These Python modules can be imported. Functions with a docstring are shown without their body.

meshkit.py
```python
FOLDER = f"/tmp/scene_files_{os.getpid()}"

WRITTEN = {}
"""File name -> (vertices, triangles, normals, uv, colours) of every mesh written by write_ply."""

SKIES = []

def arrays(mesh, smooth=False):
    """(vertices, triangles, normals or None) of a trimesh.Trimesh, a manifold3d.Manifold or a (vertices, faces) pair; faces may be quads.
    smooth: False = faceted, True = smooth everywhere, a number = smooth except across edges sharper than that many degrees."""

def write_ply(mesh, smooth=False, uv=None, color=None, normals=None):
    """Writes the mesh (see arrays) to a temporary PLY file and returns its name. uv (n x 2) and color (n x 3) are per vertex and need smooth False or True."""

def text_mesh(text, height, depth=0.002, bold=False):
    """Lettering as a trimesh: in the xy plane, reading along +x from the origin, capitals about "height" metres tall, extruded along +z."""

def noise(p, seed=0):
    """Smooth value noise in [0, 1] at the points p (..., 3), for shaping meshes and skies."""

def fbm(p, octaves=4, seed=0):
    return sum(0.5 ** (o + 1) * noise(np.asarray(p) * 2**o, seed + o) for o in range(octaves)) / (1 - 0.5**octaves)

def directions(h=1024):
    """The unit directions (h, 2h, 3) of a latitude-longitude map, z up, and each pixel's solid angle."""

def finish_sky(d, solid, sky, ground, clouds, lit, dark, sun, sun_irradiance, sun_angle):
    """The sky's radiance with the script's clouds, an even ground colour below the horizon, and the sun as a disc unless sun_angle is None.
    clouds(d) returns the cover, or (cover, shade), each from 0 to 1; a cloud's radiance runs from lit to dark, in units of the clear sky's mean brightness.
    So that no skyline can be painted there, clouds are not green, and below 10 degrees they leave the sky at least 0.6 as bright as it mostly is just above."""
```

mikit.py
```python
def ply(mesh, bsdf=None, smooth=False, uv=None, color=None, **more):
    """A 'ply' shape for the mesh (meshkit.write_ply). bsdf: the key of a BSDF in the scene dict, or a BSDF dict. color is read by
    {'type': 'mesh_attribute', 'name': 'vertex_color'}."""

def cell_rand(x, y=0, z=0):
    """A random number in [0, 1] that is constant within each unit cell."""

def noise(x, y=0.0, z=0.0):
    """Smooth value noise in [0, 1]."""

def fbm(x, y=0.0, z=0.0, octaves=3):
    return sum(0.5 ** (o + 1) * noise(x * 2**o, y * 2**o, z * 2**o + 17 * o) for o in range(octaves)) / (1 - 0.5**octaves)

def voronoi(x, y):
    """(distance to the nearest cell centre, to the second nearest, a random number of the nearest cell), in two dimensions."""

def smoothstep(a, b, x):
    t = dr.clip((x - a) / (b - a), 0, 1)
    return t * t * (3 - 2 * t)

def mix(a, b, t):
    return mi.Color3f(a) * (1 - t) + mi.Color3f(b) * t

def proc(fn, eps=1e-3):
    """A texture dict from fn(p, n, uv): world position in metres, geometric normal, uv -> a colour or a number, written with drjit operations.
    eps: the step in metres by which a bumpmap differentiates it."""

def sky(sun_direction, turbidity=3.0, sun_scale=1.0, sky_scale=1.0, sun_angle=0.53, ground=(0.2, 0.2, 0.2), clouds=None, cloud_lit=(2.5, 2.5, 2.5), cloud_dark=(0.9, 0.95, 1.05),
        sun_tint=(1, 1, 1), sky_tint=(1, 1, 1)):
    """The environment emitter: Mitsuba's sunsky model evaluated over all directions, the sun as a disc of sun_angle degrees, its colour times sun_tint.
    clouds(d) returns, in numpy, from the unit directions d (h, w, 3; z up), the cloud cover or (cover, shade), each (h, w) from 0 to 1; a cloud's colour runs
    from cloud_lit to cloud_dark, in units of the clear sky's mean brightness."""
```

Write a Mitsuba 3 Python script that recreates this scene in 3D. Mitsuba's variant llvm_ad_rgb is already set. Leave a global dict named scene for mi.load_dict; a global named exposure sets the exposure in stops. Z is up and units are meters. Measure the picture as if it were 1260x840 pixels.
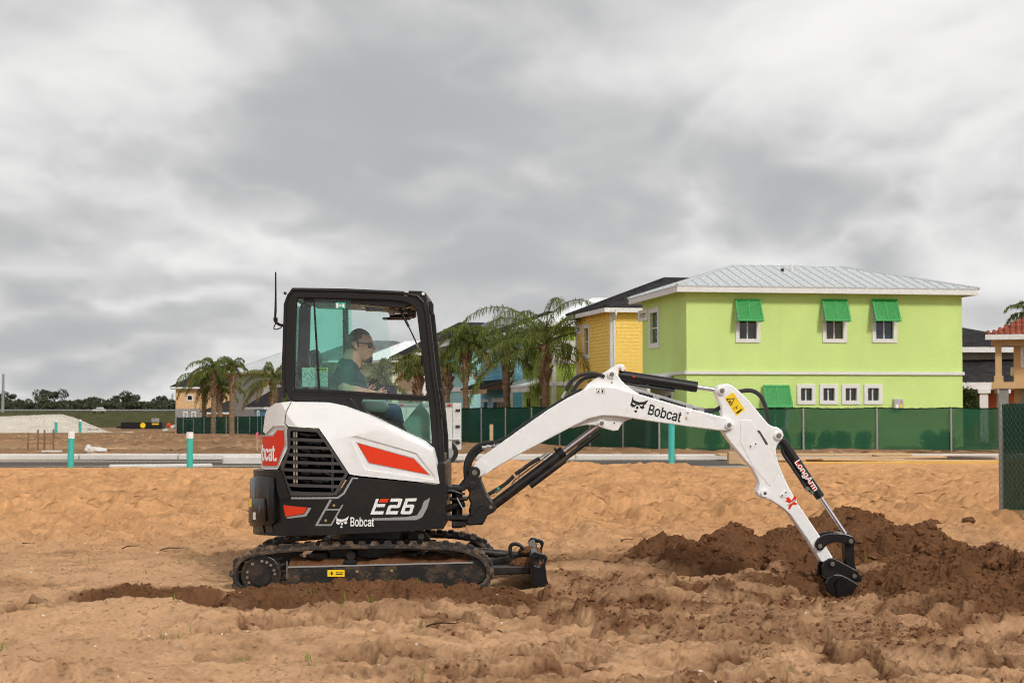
import math, random
import numpy as np, trimesh, mapbox_earcut, manifold3d as m3
import shapely.geometry as sg, shapely
import drjit as dr, mitsuba as mi
import mikit, meshkit
from mikit import proc, noise, fbm, smoothstep, mix

T = mi.ScalarTransform4f
scene, labels = {}, {}

# ------------------------------------------------------------------ camera, sky, exposure
CAM = np.array([0.0, 0.0, 1.467]); F = 2100.0; PITCH = math.atan(82 / 2100.0)
FWD = np.array([0, math.cos(PITCH), math.sin(PITCH)]); UP = np.array([0, -math.sin(PITCH), math.cos(PITCH)])
scene['camera'] = {'type': 'thinlens', 'fov': math.degrees(2 * math.atan(630 / F)), 'fov_axis': 'x', 'aperture_radius': 0.005, 'focus_distance': 14.4,
                   'near_clip': 0.1, 'far_clip': 6000.0, 'to_world': T().look_at(origin=CAM.tolist(), target=(CAM + FWD).tolist(), up=[0, 0, 1])}
exposure = 1.68

def clouds(d):
    z = np.maximum(d[..., 2], 0.0)
    k = 1.0 / (z + 0.24)
    q = np.stack([d[..., 0] * k, d[..., 1] * k, z * 2.0], -1)
    w = meshkit.fbm(q * [2.2, 1.5, 1] + 5.3, 5, 3) - .5
    w2 = meshkit.fbm(q * [5.0, 3.2, 1] + 15.3, 5, 13) - .5
    q2 = q + w[..., None] * [.55, .45, 0] + w2[..., None] * [.18, .12, 0]
    a = meshkit.fbm(q2 * [1.7, 1.25, 1.0] + [11.3, 2.9, 0], 6, 11)
    b = 1 - 2 * np.abs(meshkit.fbm(q2 * [4.2, 3.0, 1.0] + [3.1, 7.7, 0], 6, 29) - .5)      # billows: bright crests, soft hollows
    # the cloud bank of the photograph: a few broad dark and bright masses, by bearing and height in degrees
    az = np.degrees(np.arctan2(d[..., 0], d[..., 1])); el = np.degrees(np.arcsin(np.clip(d[..., 2], -1, 1)))
    el = el + 5.0 * w + 3.5 * w2; az = az + 10 * w + 8 * w2
    m = 0
    for (ca, ce, ra, re, v) in CLOUD_MASSES:
        m = m + v * np.exp(-((az - ca) / ra) ** 2 - ((el - ce) / re) ** 2)
    s = (a - .5) * 2.2 - (b - .80) * 1.25 + m * .85 - .05
    return np.ones_like(s), 1 / (1 + np.exp(-4.0 * s))
CLOUD_MASSES = ((-2.8, 10.6, 4.2, 1.9, .50), (-7.0, 7.4, 4.0, .9, .52), (-14.5, 8.2, 3.4, 1.5, .34), (6, 8.9, 6.0, 1.3, .55), (11.5, 7.6, 5.5, 1.5, .60), (2.2, 6.6, 2.6, 1.1, .30), (-14, 2.2, 5, .9, .62), (-10, 3.9, 4, .45, .34), (-15.5, 5.4, 3, .6, .3), (8, 5.4, 5, .7, .2),
                (-13, 11.4, 4.0, 1.5, -.45), (12.5, 12.6, 5, 1.4, -.55), (4.6, 11.3, 2.6, .9, -.30), (-9.0, 9.4, 2.4, .9, -.40), (-9, 5.1, 4, .5, -.35), (6, 4.2, 7, .6, -.35), (14, 4.5, 4, .7, -.25), (-4, 14.0, 9, .9, .40), (-13, 3.1, 4, .3, -.30), (-3.2, 8.1, 1.6, .9, -.45), (1.0, 7.9, 1.5, .6, -.3))

scene['sky'] = mikit.sky([0.42, -0.80, 0.72], turbidity=3, sun_scale=0.55, sun_angle=10, clouds=clouds, cloud_lit=(3.45, 3.42, 3.37), cloud_dark=(1.66, 1.69, 1.72), ground=(0.25, 0.19, 0.13), sun_tint=(.86, 1.0, 1.28))

# ------------------------------------------------------------------ materials
def rgb(c): return {'type': 'rgb', 'value': list(c)} if not isinstance(c, dict) else c
def principled(c, rough=.5, two=True, **k):
    b = {'type': 'principled', 'base_color': rgb(c), 'roughness': rough, **k}
    return {'type': 'twosided', 'bsdf': b} if two else b
def diffuse(c): return {'type': 'twosided', 'bsdf': {'type': 'diffuse', 'reflectance': rgb(c)}}
def dusty(c, dust, amount, k=9.0):
    """a colour with dust settled on it in uneven patches"""
    def fn(p, n, uv):
        t = fbm(p.x * k, p.y * k, p.z * k, 4)
        t2 = fbm(p.x * k * 6 + 3, p.y * k * 6, p.z * k * 6, 2)
        return mix(c, dust, dr.clip(smoothstep(.42, .8, t * .7 + t2 * .3) * amount, 0, 1))
    return proc(fn)
SAND = (.40, .25, .145)
def add(name, b): scene[name] = b; return name
add('white_paint', principled(dusty((.79, .80, .81), (.68, .64, .58), .24, 4.0), .28, clearcoat=.6, clearcoat_gloss=.9, specular=.5))
add('white_cover', principled(dusty((.77, .78, .79), (.64, .61, .56), .28, 5.0), .3, clearcoat=.5, clearcoat_gloss=.9))
add('black_paint', principled(dusty((.012, .012, .013), (.16, .10, .06), .30, 7.0), .34, specular=.5))
add('black_body', principled(dusty((.010, .0095, .0095), (.07, .052, .04), .14, 5.0), .40, specular=.35))
add('black_gloss', principled(dusty((.008, .008, .009), (.09, .065, .045), .12, 9.0), .30, specular=.4))
add('black_trim', principled((.011, .0105, .0105), .40, specular=.35))
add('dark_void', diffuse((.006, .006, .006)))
add('grille_plastic', principled((.055, .051, .050), .5))
add('engine_metal', principled((.10, .10, .10), .35, metallic=.6))
add('bright_metal', principled((.62, .61, .58), .25, metallic=1.0))
add('chrome', {'type': 'roughconductor', 'material': 'Cr', 'alpha': .08, 'distribution': 'ggx'})
add('steel_pin', principled((.30, .28, .24), .38, metallic=.9))
add('brass_bolt', principled((.55, .40, .20), .4, metallic=.8))
add('silver_paint', principled((.42, .43, .44), .3, metallic=.5))
add('rubber', principled(dusty((.016, .015, .015), (.26, .16, .09), .55, 8.0), .7))
add('rubber_lug', principled(dusty((.022, .019, .018), (.30, .18, .10), .9, 14.0), .75))
add('hose_rubber', principled((.016, .016, .017), .45))
add('track_frame_paint', principled(dusty((.012, .012, .012), (.24, .15, .09), .5, 9.0), .38))
add('red_decal', principled((.70, .035, .010), .38, specular=.3))
add('red_orange', principled((.74, .045, .012), .35, specular=.3))
add('yellow_decal', principled((.85, .58, .01), .4))
add('white_decal', principled((.80, .80, .79), .4))
add('black_decal', principled((.010, .010, .010), .45))
add('grey_decal', principled((.38, .38, .38), .5))
add('green_decal', principled((.02, .36, .24), .4))
def notice(p, n, uv):
    row = noise(p.x * 160, 3.0, p.z * 260)
    col = smoothstep(.35, .6, noise(p.x * 60, 1.0, p.z * 45))
    return mix((.60, .61, .58), (.10, .11, .11), smoothstep(.45, .62, row) * (0.35 + .5 * col))
add('notice_print', principled(proc(notice), .5))
add('cab_glass', {'type': 'thindielectric', 'int_ior': 1.5, 'specular_transmittance': rgb((.50, .84, .745))})
add('clear_glass', {'type': 'thindielectric', 'int_ior': 1.5, 'specular_transmittance': rgb((.80, .94, .90))})
add('seat_vinyl', principled((.030, .033, .034), .55))
add('console_plastic', principled((.30, .32, .31), .5))
add('skin', principled((.56, .30, .21), .5, specular=.4))
add('hair', principled((.085, .056, .042), .75))
add('beard', principled((.030, .018, .013), .8))
add('shirt', principled((.012, .055, .060), .85, sheen=.3))
add('jeans', principled((.025, .055, .11), .85, sheen=.2))
add('shoe', principled((.02, .016, .013), .6))
add('tattoo_ink', diffuse((.03, .03, .035)))

# ------------------------------------------------------------------ helpers: naming
def numbered(key):
    if key not in scene and key not in labels: return key
    i = 1
    while f'{key}_{i:03d}' in scene or f'{key}_{i:03d}' in labels: i += 1
    return f'{key}_{i:03d}'
def thing(name, label, cat, group=None):
    key = numbered(name); labels[key] = {'label': label, 'category': cat}
    if group: labels[key]['group'] = group
    return key
def obj(name, mesh, mat, parent=None, smooth=30, kind=None, label=None, **k):
    key = numbered((parent + '__' if parent else '') + name)
    scene[key] = mikit.ply(mesh, mat, smooth=smooth, **k)
    if kind or label: labels[key] = {a: b for a, b in (('kind', kind), ('label', label)) if b}
    return key
def single(name, mesh, mat, label, cat, group=None, smooth=30, kind=None, **k):
    key = thing(name, label, cat, group); scene[key] = mikit.ply(mesh, mat, smooth=smooth, **k)
    if kind: labels[key]['kind'] = kind
    return key
def struct(name, mesh, mat, smooth=True, **k):
    key = numbered(name); scene[key] = mikit.ply(mesh, mat, smooth=smooth, **k); labels[key] = {'kind': 'structure'}
    return key
def dup(src, parent, name, m):
    """another of an already written shape under its own key"""
    key = numbered((parent + '__' if parent else '') + name)
    scene[key] = {**scene[src], 'to_world': m}; return key

# ------------------------------------------------------------------ helpers: survey and meshes
def at(px, py, y):
    d = FWD + np.array([1, 0, 0]) * (px - 630) / F + UP * (420 - py) / F
    return CAM + d * (y / d[1])
def xz(pts, y): return np.array([at(a, b, y)[[0, 2]] for a, b in pts])
def cat(ms): return trimesh.util.concatenate([tm(m) for m in ms])
def tm(m):
    if isinstance(m, trimesh.Trimesh): return m
    q = m.to_mesh(); return trimesh.Trimesh(q.vert_properties[:, :3].astype(float), q.tri_verts, process=False)
def box(c, s, rot=None):
    m = trimesh.creation.box(s)
    if rot is not None: m.apply_transform(rot)
    m.apply_translation(c); return m
def rbox(c, s, b=.01):
    """a box with chamfered edges"""
    s = np.asarray(s, float) / 2; b = min(b, s.min() * .9)
    v = []
    for i in range(3):
        q = s - b; q = q.copy(); q[i] = s[i]
        for sx in (-1, 1):
            for sy in (-1, 1):
                for sz in (-1, 1): v.append(q * [sx, sy, sz])
    m = trimesh.convex.convex_hull(np.array(v)); m.apply_translation(c); return m
def rot(axis, deg): return trimesh.transformations.rotation_matrix(math.radians(deg), axis)
def cyl(p0, p1, r, n=20, r1=None):
    p0, p1 = np.asarray(p0, float), np.asarray(p1, float); r1 = r if r1 is None else r1
    L = np.linalg.norm(p1 - p0); t = (p1 - p0) / L
    a = np.cross(t, [0, 0, 1] if abs(t[2]) < .9 else [1, 0, 0]); a /= np.linalg.norm(a); b = np.cross(t, a)
    an = np.arange(n) * 2 * math.pi / n; ring = np.cos(an)[:, None] * a + np.sin(an)[:, None] * b
    v = np.vstack([p0 + ring * r, p1 + ring * r1, [p0, p1]]); i = np.arange(n); j = (i + 1) % n
    f = np.vstack([np.stack([i, j, n + j], 1), np.stack([i, n + j, n + i], 1), np.stack([j, i, i * 0 + 2 * n], 1), np.stack([n + i, n + j, i * 0 + 2 * n + 1], 1)])
    m = trimesh.Trimesh(v, f, process=False)
    if m.volume < 0: m.invert()
    return m
def tube(pts, r, n=8, k=None):
    """a round tube along a smoothed polyline; r one radius or one per point"""
    p = np.asarray(pts, float); r = np.broadcast_to(np.asarray(r, float), (len(p),))
    if k:
        from scipy.interpolate import CubicSpline
        s = np.r_[0, np.cumsum(np.linalg.norm(np.diff(p, axis=0), axis=1))]; t = np.linspace(0, s[-1], k)
        p, r = CubicSpline(s, p)(t), np.interp(t, s, r)
    t = np.gradient(p, axis=0); t /= np.linalg.norm(t, axis=1, keepdims=True)
    a = np.cross(t[0], [0, 1, 0] if abs(t[0][1]) < .9 else [1, 0, 0]); A = []
    for i in range(len(p)):
        a = a - t[i] * (a @ t[i]); a /= np.linalg.norm(a); A.append(a)
    A = np.array(A); B = np.cross(t, A); an = np.arange(n) * 2 * math.pi / n
    v = (p[:, None] + r[:, None, None] * (np.cos(an)[None, :, None] * A[:, None] + np.sin(an)[None, :, None] * B[:, None])).reshape(-1, 3)
    f = []
    for i in range(len(p) - 1):
        for j in range(n):
            q = (i * n + j, i * n + (j + 1) % n, (i + 1) * n + (j + 1) % n, (i + 1) * n + j); f += [(q[0], q[1], q[2]), (q[0], q[2], q[3])]
    v = np.vstack([v, p[:1], p[-1:]]); c0, c1 = len(v) - 2, len(v) - 1
    for j in range(n): f += [(c0, (j + 1) % n, j), (c1, (len(p) - 1) * n + j, (len(p) - 1) * n + (j + 1) % n)]
    m = trimesh.Trimesh(v, np.array(f), process=False)
    if m.volume < 0: m.invert()
    return m
def rnd(pts, r):
    """a polygon with its corners rounded"""
    p = pts if isinstance(pts, sg.base.BaseGeometry) else sg.Polygon(pts)
    return p.buffer(-r, quad_segs=5).buffer(2 * r, quad_segs=5).buffer(-r, quad_segs=5).simplify(r * .03)
def _inset(ring, b):
    p = np.asarray(ring); e = np.roll(p, -1, 0) - p; e /= np.linalg.norm(e, axis=1, keepdims=True) + 1e-12
    n = np.stack([-e[:, 1], e[:, 0]], 1); m = n + np.roll(n, 1, 0); l = (m * n).sum(1, keepdims=True)
    return p + b * m / np.maximum(l, .55)
def prism(poly, y0, y1, b=.004):
    """an (x, z) outline, holes included, as a solid from y0 to y1 with rounded edges of radius b"""
    if not isinstance(poly, sg.base.BaseGeometry): poly = sg.Polygon(poly)
    if isinstance(poly, sg.MultiPolygon): return cat([prism(g, y0, y1, b) for g in poly.geoms])
    poly = sg.polygon.orient(poly.simplify(1e-4), 1.0)
    rings = [np.array(r.coords)[:-1] for r in (poly.exterior, *poly.interiors)]
    if y1 < y0: y0, y1 = y1, y0
    b = min(b, (y1 - y0) * .45)
    lay = [(y0, b), (y0 + b * .3, b * .3), (y0 + b, 0), (y1 - b, 0), (y1 - b * .3, b * .3), (y1, b)] if b > 0 else [(y0, 0), (y1, 0)]
    V, Fc, base = [], [], 0; n = sum(map(len, rings)); off = np.cumsum([0] + [len(r) for r in rings])
    for y, ins in lay:
        q = np.vstack([_inset(r, ins) if ins else r for r in rings]); V.append(np.stack([q[:, 0], np.full(n, y), q[:, 1]], 1))
    for k in range(len(lay) - 1):
        for r in range(len(rings)):
            i = np.arange(off[r], off[r + 1]); j = np.roll(i, -1)
            Fc.append(np.stack([k * n + i, k * n + j, (k + 1) * n + j], 1)); Fc.append(np.stack([k * n + i, (k + 1) * n + j, (k + 1) * n + i], 1))
    q = V[0][:, [0, 2]]; t = mapbox_earcut.triangulate_float64(q, off[1:].astype(np.uint32)).reshape(-1, 3).astype(int)
    a, c, d = q[t[:, 0]], q[t[:, 1]], q[t[:, 2]]; s = (c[:, 0] - a[:, 0]) * (d[:, 1] - a[:, 1]) - (c[:, 1] - a[:, 1]) * (d[:, 0] - a[:, 0])
    t[s < 0] = t[s < 0][:, ::-1]
    Fc += [t, t[:, ::-1] + (len(lay) - 1) * n]
    return trimesh.Trimesh(np.vstack(V), np.vstack(Fc), process=False)
def px_prism(pts, y0, y1, b=.004, r=0, holes=(), ref=None):
    """an outline surveyed on the plane y = ref (y0 if not given), made solid from y0 to y1"""
    ref = y0 if ref is None else ref
    p = sg.Polygon(xz(pts, ref)).buffer(0)
    if r: p = rnd(p, r)
    for h in holes:
        hp, hr = h if isinstance(h, tuple) and isinstance(h[1], float) else (h, 0)
        q = sg.Polygon(xz(hp, ref)).buffer(0); p = p.difference(rnd(q, hr) if hr else q)
    return prism(p, y0, y1, b)
def M(pts, y0, y1, ref=None):
    """the same outline as a manifold, for cutting"""
    q = xz(pts, y0 if ref is None else ref); 
    if sg.Polygon(q).exterior.is_ccw is False: q = q[::-1]
    return m3.CrossSection([q.astype(np.float32)]).extrude(y1 - y0).rotate((90, 0, 0)).translate((0, y1, 0))
def mbox(lo, hi): return m3.Manifold.cube(tuple(np.subtract(hi, lo))).translate(tuple(lo))
def lettering(text, a, b, h, depth=.003, bold=True, lean=0.0):
    """lettering on an upright surface that faces -y: from point a to point b (x, y, z), capitals h metres tall"""
    m = meshkit.text_mesh(text, h, depth, bold); a, b = np.asarray(a, float), np.asarray(b, float)
    v = m.vertices.copy(); w = v[:, 0].max(); u = (b - a) / np.linalg.norm(b - a); L = np.linalg.norm(b - a)
    nrm = np.cross(u, [0, 0, 1.0]); nrm /= np.linalg.norm(nrm); up = np.cross(nrm, u)
    m.vertices = a + np.outer((v[:, 0] + lean * v[:, 1] * w / L) / w * L, u) + np.outer(v[:, 1], up) + np.outer(v[:, 2], nrm); return m
def hull_pts(sp):
    """the hull of spheres [(centre, radius), ...]"""
    return m3.Manifold.batch_hull([m3.Manifold.sphere(r, 20).translate(tuple(map(float, c))) for c, r in sp])
def chainbody(bones, refine=.025, it=6):
    m = m3.Manifold.batch_boolean([hull_pts(b) for b in bones], m3.OpType.Add).refine_to_length(refine)
    t = tm(m); t.merge_vertices(); trimesh.smoothing.filter_taubin(t, iterations=it); return t
# ------------------------------------------------------------------ the ground: one sheet, dug, rutted and trodden
def N(x, y, s, seed=0, o=3): return meshkit.fbm(np.stack([np.asarray(x) * s, np.asarray(y) * s, np.full(np.shape(x), seed * 1.7)], -1), o, seed)
def gauss(x, y, cx, cy, sx, sy, a=0.0):
    c, s = math.cos(a), math.sin(a); dx, dy = x - cx, y - cy
    return np.exp(-(((dx * c + dy * s) / sx) ** 2 + ((-dx * s + dy * c) / sy) ** 2))
def step(a, b, t): t = np.clip((t - a) / (b - a), 0, 1); return t * t * (3 - 2 * t)
BASE_Y = [-200, 0, 30, 39, 41.5, 42.6, 50.6, 51.2, 60, 80, 150, 215, 262, 330, 400, 446, 470, 1500, 4000]
BASE_Z = [0, 0, .0, .03, .03, -.10, -.10, .06, -.02, -.15, -.80, -1.6, -1.95, -1.9, -.9, .35, .55, .5, .5]
def ridge(x, y, pts, w0, w1):
    """height along a broken line: pts = [(x, y, h)], widths on the camera side and beyond it"""
    p = np.array(pts); o = np.argsort(p[:, 0]); p = p[o]
    yc = np.interp(x, p[:, 0], p[:, 1]); h = np.interp(x, p[:, 0], p[:, 2], left=0, right=0)
    d = y - yc; return h * np.where(d < 0, np.exp(-(d / w0) ** 2), np.exp(-(d / w1) ** 2))
def terrain(x, y):
    """(height, dampness) of the ground"""
    x, y = np.asarray(x, float), np.asarray(y, float)
    near = (y > 4) & (y < 45) & (np.abs(x) < 3 + .62 * y)
    z = np.interp(y, BASE_Y, BASE_Z); damp = np.zeros_like(z)
    far = ~near
    z = z + .07 * step(5.2, 6.6, x) * (y > 42.2) * (y < 50.9)
    z[far] += ((N(x[far], y[far], .35, 3, 3) - .5) * .18 + (np.abs(N(x[far], y[far], .9, 4, 3) - .5) - .1) * .5 * (y[far] > 52) * np.clip((150 - y[far]) / 60, 0, 1)) * (np.abs(y[far] - 46) > 6) * np.clip((470 - y[far]) / 60, 0, 1)
    X, Y = x[near], y[near]
    wx, wy = (N(X, Y, .9, 5, 3) - .5), (N(X, Y, .9, 9, 3) - .5)
    f = 1 - step(39.5, 42.0, Y)
    h = (N(X, Y, .45, 21, 3) - .5) * .16 + (np.abs(N(X + wx, Y + wy, 1.25, 31, 3) - .5)) * .15 * (0.35 + .65 * step(15.5, 20, Y))
    lumps = N(X + .5 * wx, Y + .5 * wy, 2.9, 41, 3); h = h + (lumps - .5) * .075 + (np.abs(N(X + .3 * wx, Y + .3 * wy, 5.5, 43, 3) - .5) - .12) * .05
    D = np.zeros_like(h)
    flat = 1 - gauss(X, Y, -1.15, 14.8, 1.75, 1.05) ** .5; h = h * (.15 + .85 * np.clip(flat, 0, 1)) - .02
    def put(dh, dd=None, g=None):
        nonlocal h, D
        h = h + dh
        if g is not None: D = np.maximum(D, np.clip(g, 0, 1) * (1 if dd is None else dd))
    n1 = N(X, Y, 5.0, 55, 4) - .5; n2 = N(X, Y, 2.0, 57, 3) - .5
    # berm that hides the foot of the near track, thrown up by it
    b = ridge(X + .1 * n1, Y + .25 * n2, [(-2.62, 13.3, 0), (-2.4, 13.4, .055), (-2.05, 13.5, .085), (-1.85, 13.55, .10), (-1.45, 13.55, .118), (-1.0, 13.55, .095), (-.62, 13.55, .085), (-.3, 13.6, .125), (-.05, 13.6, .115), (.2, 13.5, .06), (.6, 13.3, 0)], .62, .16)
    put(b, 1.0, b * 24 - .25 + n1 * .8)
    g = gauss(X, Y, -1.45, 12.95, 1.25, .55); put(-.075 * g * (b < .05), .95, g * 1.6 - .35 + n1)
    # sunken track print behind the machine: far wall faces the camera
    t = step(-3.75, -3.2, X + .3 * n2) * (1 - step(-2.4, -2.15, X)); wall = step(12.75, 13.0, Y + .2 * n1) * (1 - step(13.42, 13.62, Y + .12 * n1 + .1 * n2))
    put(-.19 * t * wall + .06 * t * gauss(X, Y, -2.9, 13.75, 2, .25), 1.0, t * (1 - step(13.62, 13.85, Y + .2 * n1)) * step(12.75, 13.0, Y) * 1.4)
    # soft humps of dry sand in front
    for (cx, cy, sx, sy, hh, a) in ((-2.75, 12.0, .75, .55, .15, .1), (-3.4, 11.2, .8, .45, .06, 0), (-2.6, 10.2, .7, .5, .10, .2), (-.78, 11.75, .55, .34, .13, -.1), (-1.35, 10.65, .75, .4, .10, .35), (-.85, 10.3, .6, .38, .11, .1), (-1.9, 11.6, .5, .45, .06, 0),
                                  (.15, 11.3, .6, .4, .06, -.3), (-.1, 9.6, .8, .4, .07, 0), (1.9, 10.1, .9, .4, .07, .1), (3.2, 10.9, .6, .35, .09, 0), (-2.2, 9.3, .9, .4, .08, 0), (.9, 10.4, .6, .4, .06, .5)):
        put(hh * gauss(X + .15 * n2, Y + .15 * n2, cx, cy, sx, sy, a))
    for (cx, cy, sx, sy, dd) in ((-2.3, 10.55, .26, .16, .8), (-1.75, 11.9, .22, .14, .5), (.35, 10.9, .22, .12, .6)):       # boot and bucket holes
        g = gauss(X, Y, cx, cy, sx, sy); put(-.10 * g, dd, g * 1.2 - .15 + n1)
    # ruts right of the blade
    for (pts, w, hh) in (([(.35, 14.2, .0), (.6, 14.25, .07), (1.2, 14.0, .06), (2.0, 13.2, .07), (2.6, 12.7, .03), (3.0, 12.5, 0)], .13, 1), ([(.3, 13.3, 0), (.5, 13.2, .07), (1.1, 12.9, .08), (1.7, 12.5, .06), (2.2, 12.0, 0)], .15, 1),
                         ([(.1, 12.4, 0), (.5, 12.2, .06), (1.2, 11.9, .07), (1.9, 11.6, .05), (2.4, 11.5, 0)], .14, 1), ([(-.35, 11.6, 0), (.1, 11.5, .06), (.7, 11.1, .07), (1.3, 10.9, .04), (1.7, 10.9, 0)], .15, 1),
                         ([(1.3, 10.75, 0), (1.8, 10.6, .06), (2.5, 10.75, .07), (3.4, 11.1, .06), (4.2, 11.3, .05)], .13, 1), ([(1.6, 9.85, 0), (2.3, 9.9, .06), (3.0, 9.8, .05), (3.8, 10.1, .05), (4.4, 10.2, 0)], .14, 1),
                         ([(-.2, 14.9, 0), (.4, 15.0, .05), (1.1, 14.9, .05), (1.6, 15.2, 0)], .16, 1)):
        r = ridge(X + .2 * n2, Y + .55 * n2 + .12 * n1, pts, w, w * .8); put(r * 1.1, .95, r * 15 - .05 + n1 * 1.4)
        r2 = ridge(X + .2 * n2, Y + .55 * n2 + .12 * n1 + .22, pts, w * .9, w * .9); put(-r2 * .8, .6, r2 * 8 - .3 + n1)
    g = gauss(X, Y, 1.6, 11.9, 2.1, 2.4); put(0, .62, g * 1.25 - .14 + n1 * 2.6 + n2 * 1.6)
    g = gauss(X, Y, 1.5, 15.6, .8, .8); put(0, .55, g * 1.3 - .3 + n1)
    # spoil: the ridge left of the arm, the heap behind it and the apron in front
    sp = np.zeros_like(h)
    for (cx, cy, sx, sy, hh, a) in ((2.05, 16.3, .50, .42, .30, 0), (1.55, 16.6, .34, .36, .26, .2), (2.55, 16.25, .35, .45, .25, 0), (3.25, 16.9, .62, .65, .46, 0), (3.75, 16.3, .55, .7, .30, .2), (3.0, 16.1, .7, .5, .16, 0),
                                  (3.95, 14.75, .48, .62, .30, 0), (4.35, 14.3, .52, .72, .20, 0), (3.5, 13.7, .75, .6, .16, 0), (4.35, 13.0, .95, .9, .17, 0), (2.9, 13.5, .7, .5, .09, 0), (3.1, 14.3, .45, .35, .07, 0), (4.9, 15.0, .5, .9, .06, 0)):
        q = ((X + .12 * n1 + .3 * n2 - cx) / sx) ** 2 + ((Y + .12 * n1 + .3 * n2 - cy) / sy) ** 2
        sp = np.maximum(sp, hh * (1.25 * np.maximum(0, 1 - .52 * np.sqrt(q + .02)) * .6 + .55 * np.exp(-q * .75)))
    sp = np.maximum(sp - .035, 0)
    chunk = np.abs(N(X + .2 * wx, Y + .2 * wy, 3.6, 77, 3) - .5) * 2
    put(sp + sp ** .5 * (chunk - .35) * .075, 1.0, sp * 22 + n1 * .8 - .12)
    g = gauss(X, Y, 2.05, 15.45, .85, .32); put(-.08 * g, 1.0, g * 1.5 - .2 + n1)
    g = gauss(X, Y, 2.70, 14.2, .40, .50); put(-.27 * g, 1.0, g * 2); put(0, 1.0, gauss(X, Y, 2.85, 14.4, 1.0, .85) * 2.6 - .5 + n1)
    put(0, .95, np.maximum(gauss(X, Y, 3.5, 12.9, 1.5, .95), gauss(X, Y, 4.4, 12.0, .9, .55)) * 1.5 - .42 + n1 + n2)
    # churned crust: broken edges at two scales, damp soil showing where the dry top is torn
    ux, uy = X + .55 * (N(X, Y, 1.6, 131, 3) - .5), Y + .55 * (N(X, Y, 1.6, 133, 3) - .5)
    churn = step(.43, .57, N(X, Y * 1.5, .60, 135, 3) + .16 * step(-1.2, 1.2, X) - .16 * gauss(X, Y, -2.6, 11.2, 1.4, 1.6) - .12 * gauss(X, Y, -.8, 11.6, .5, .35) - .12 * gauss(X, Y, -.9, 10.4, .55, .3) - .10 * gauss(X, Y, 3.4, 11.2, .6, .4)) * step(7.5, 8.5, Y) * (1 - .75 * step(15.6, 18.5, Y)) * (1 - gauss(X, Y, -1.15, 14.8, 1.9, .9))
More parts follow.
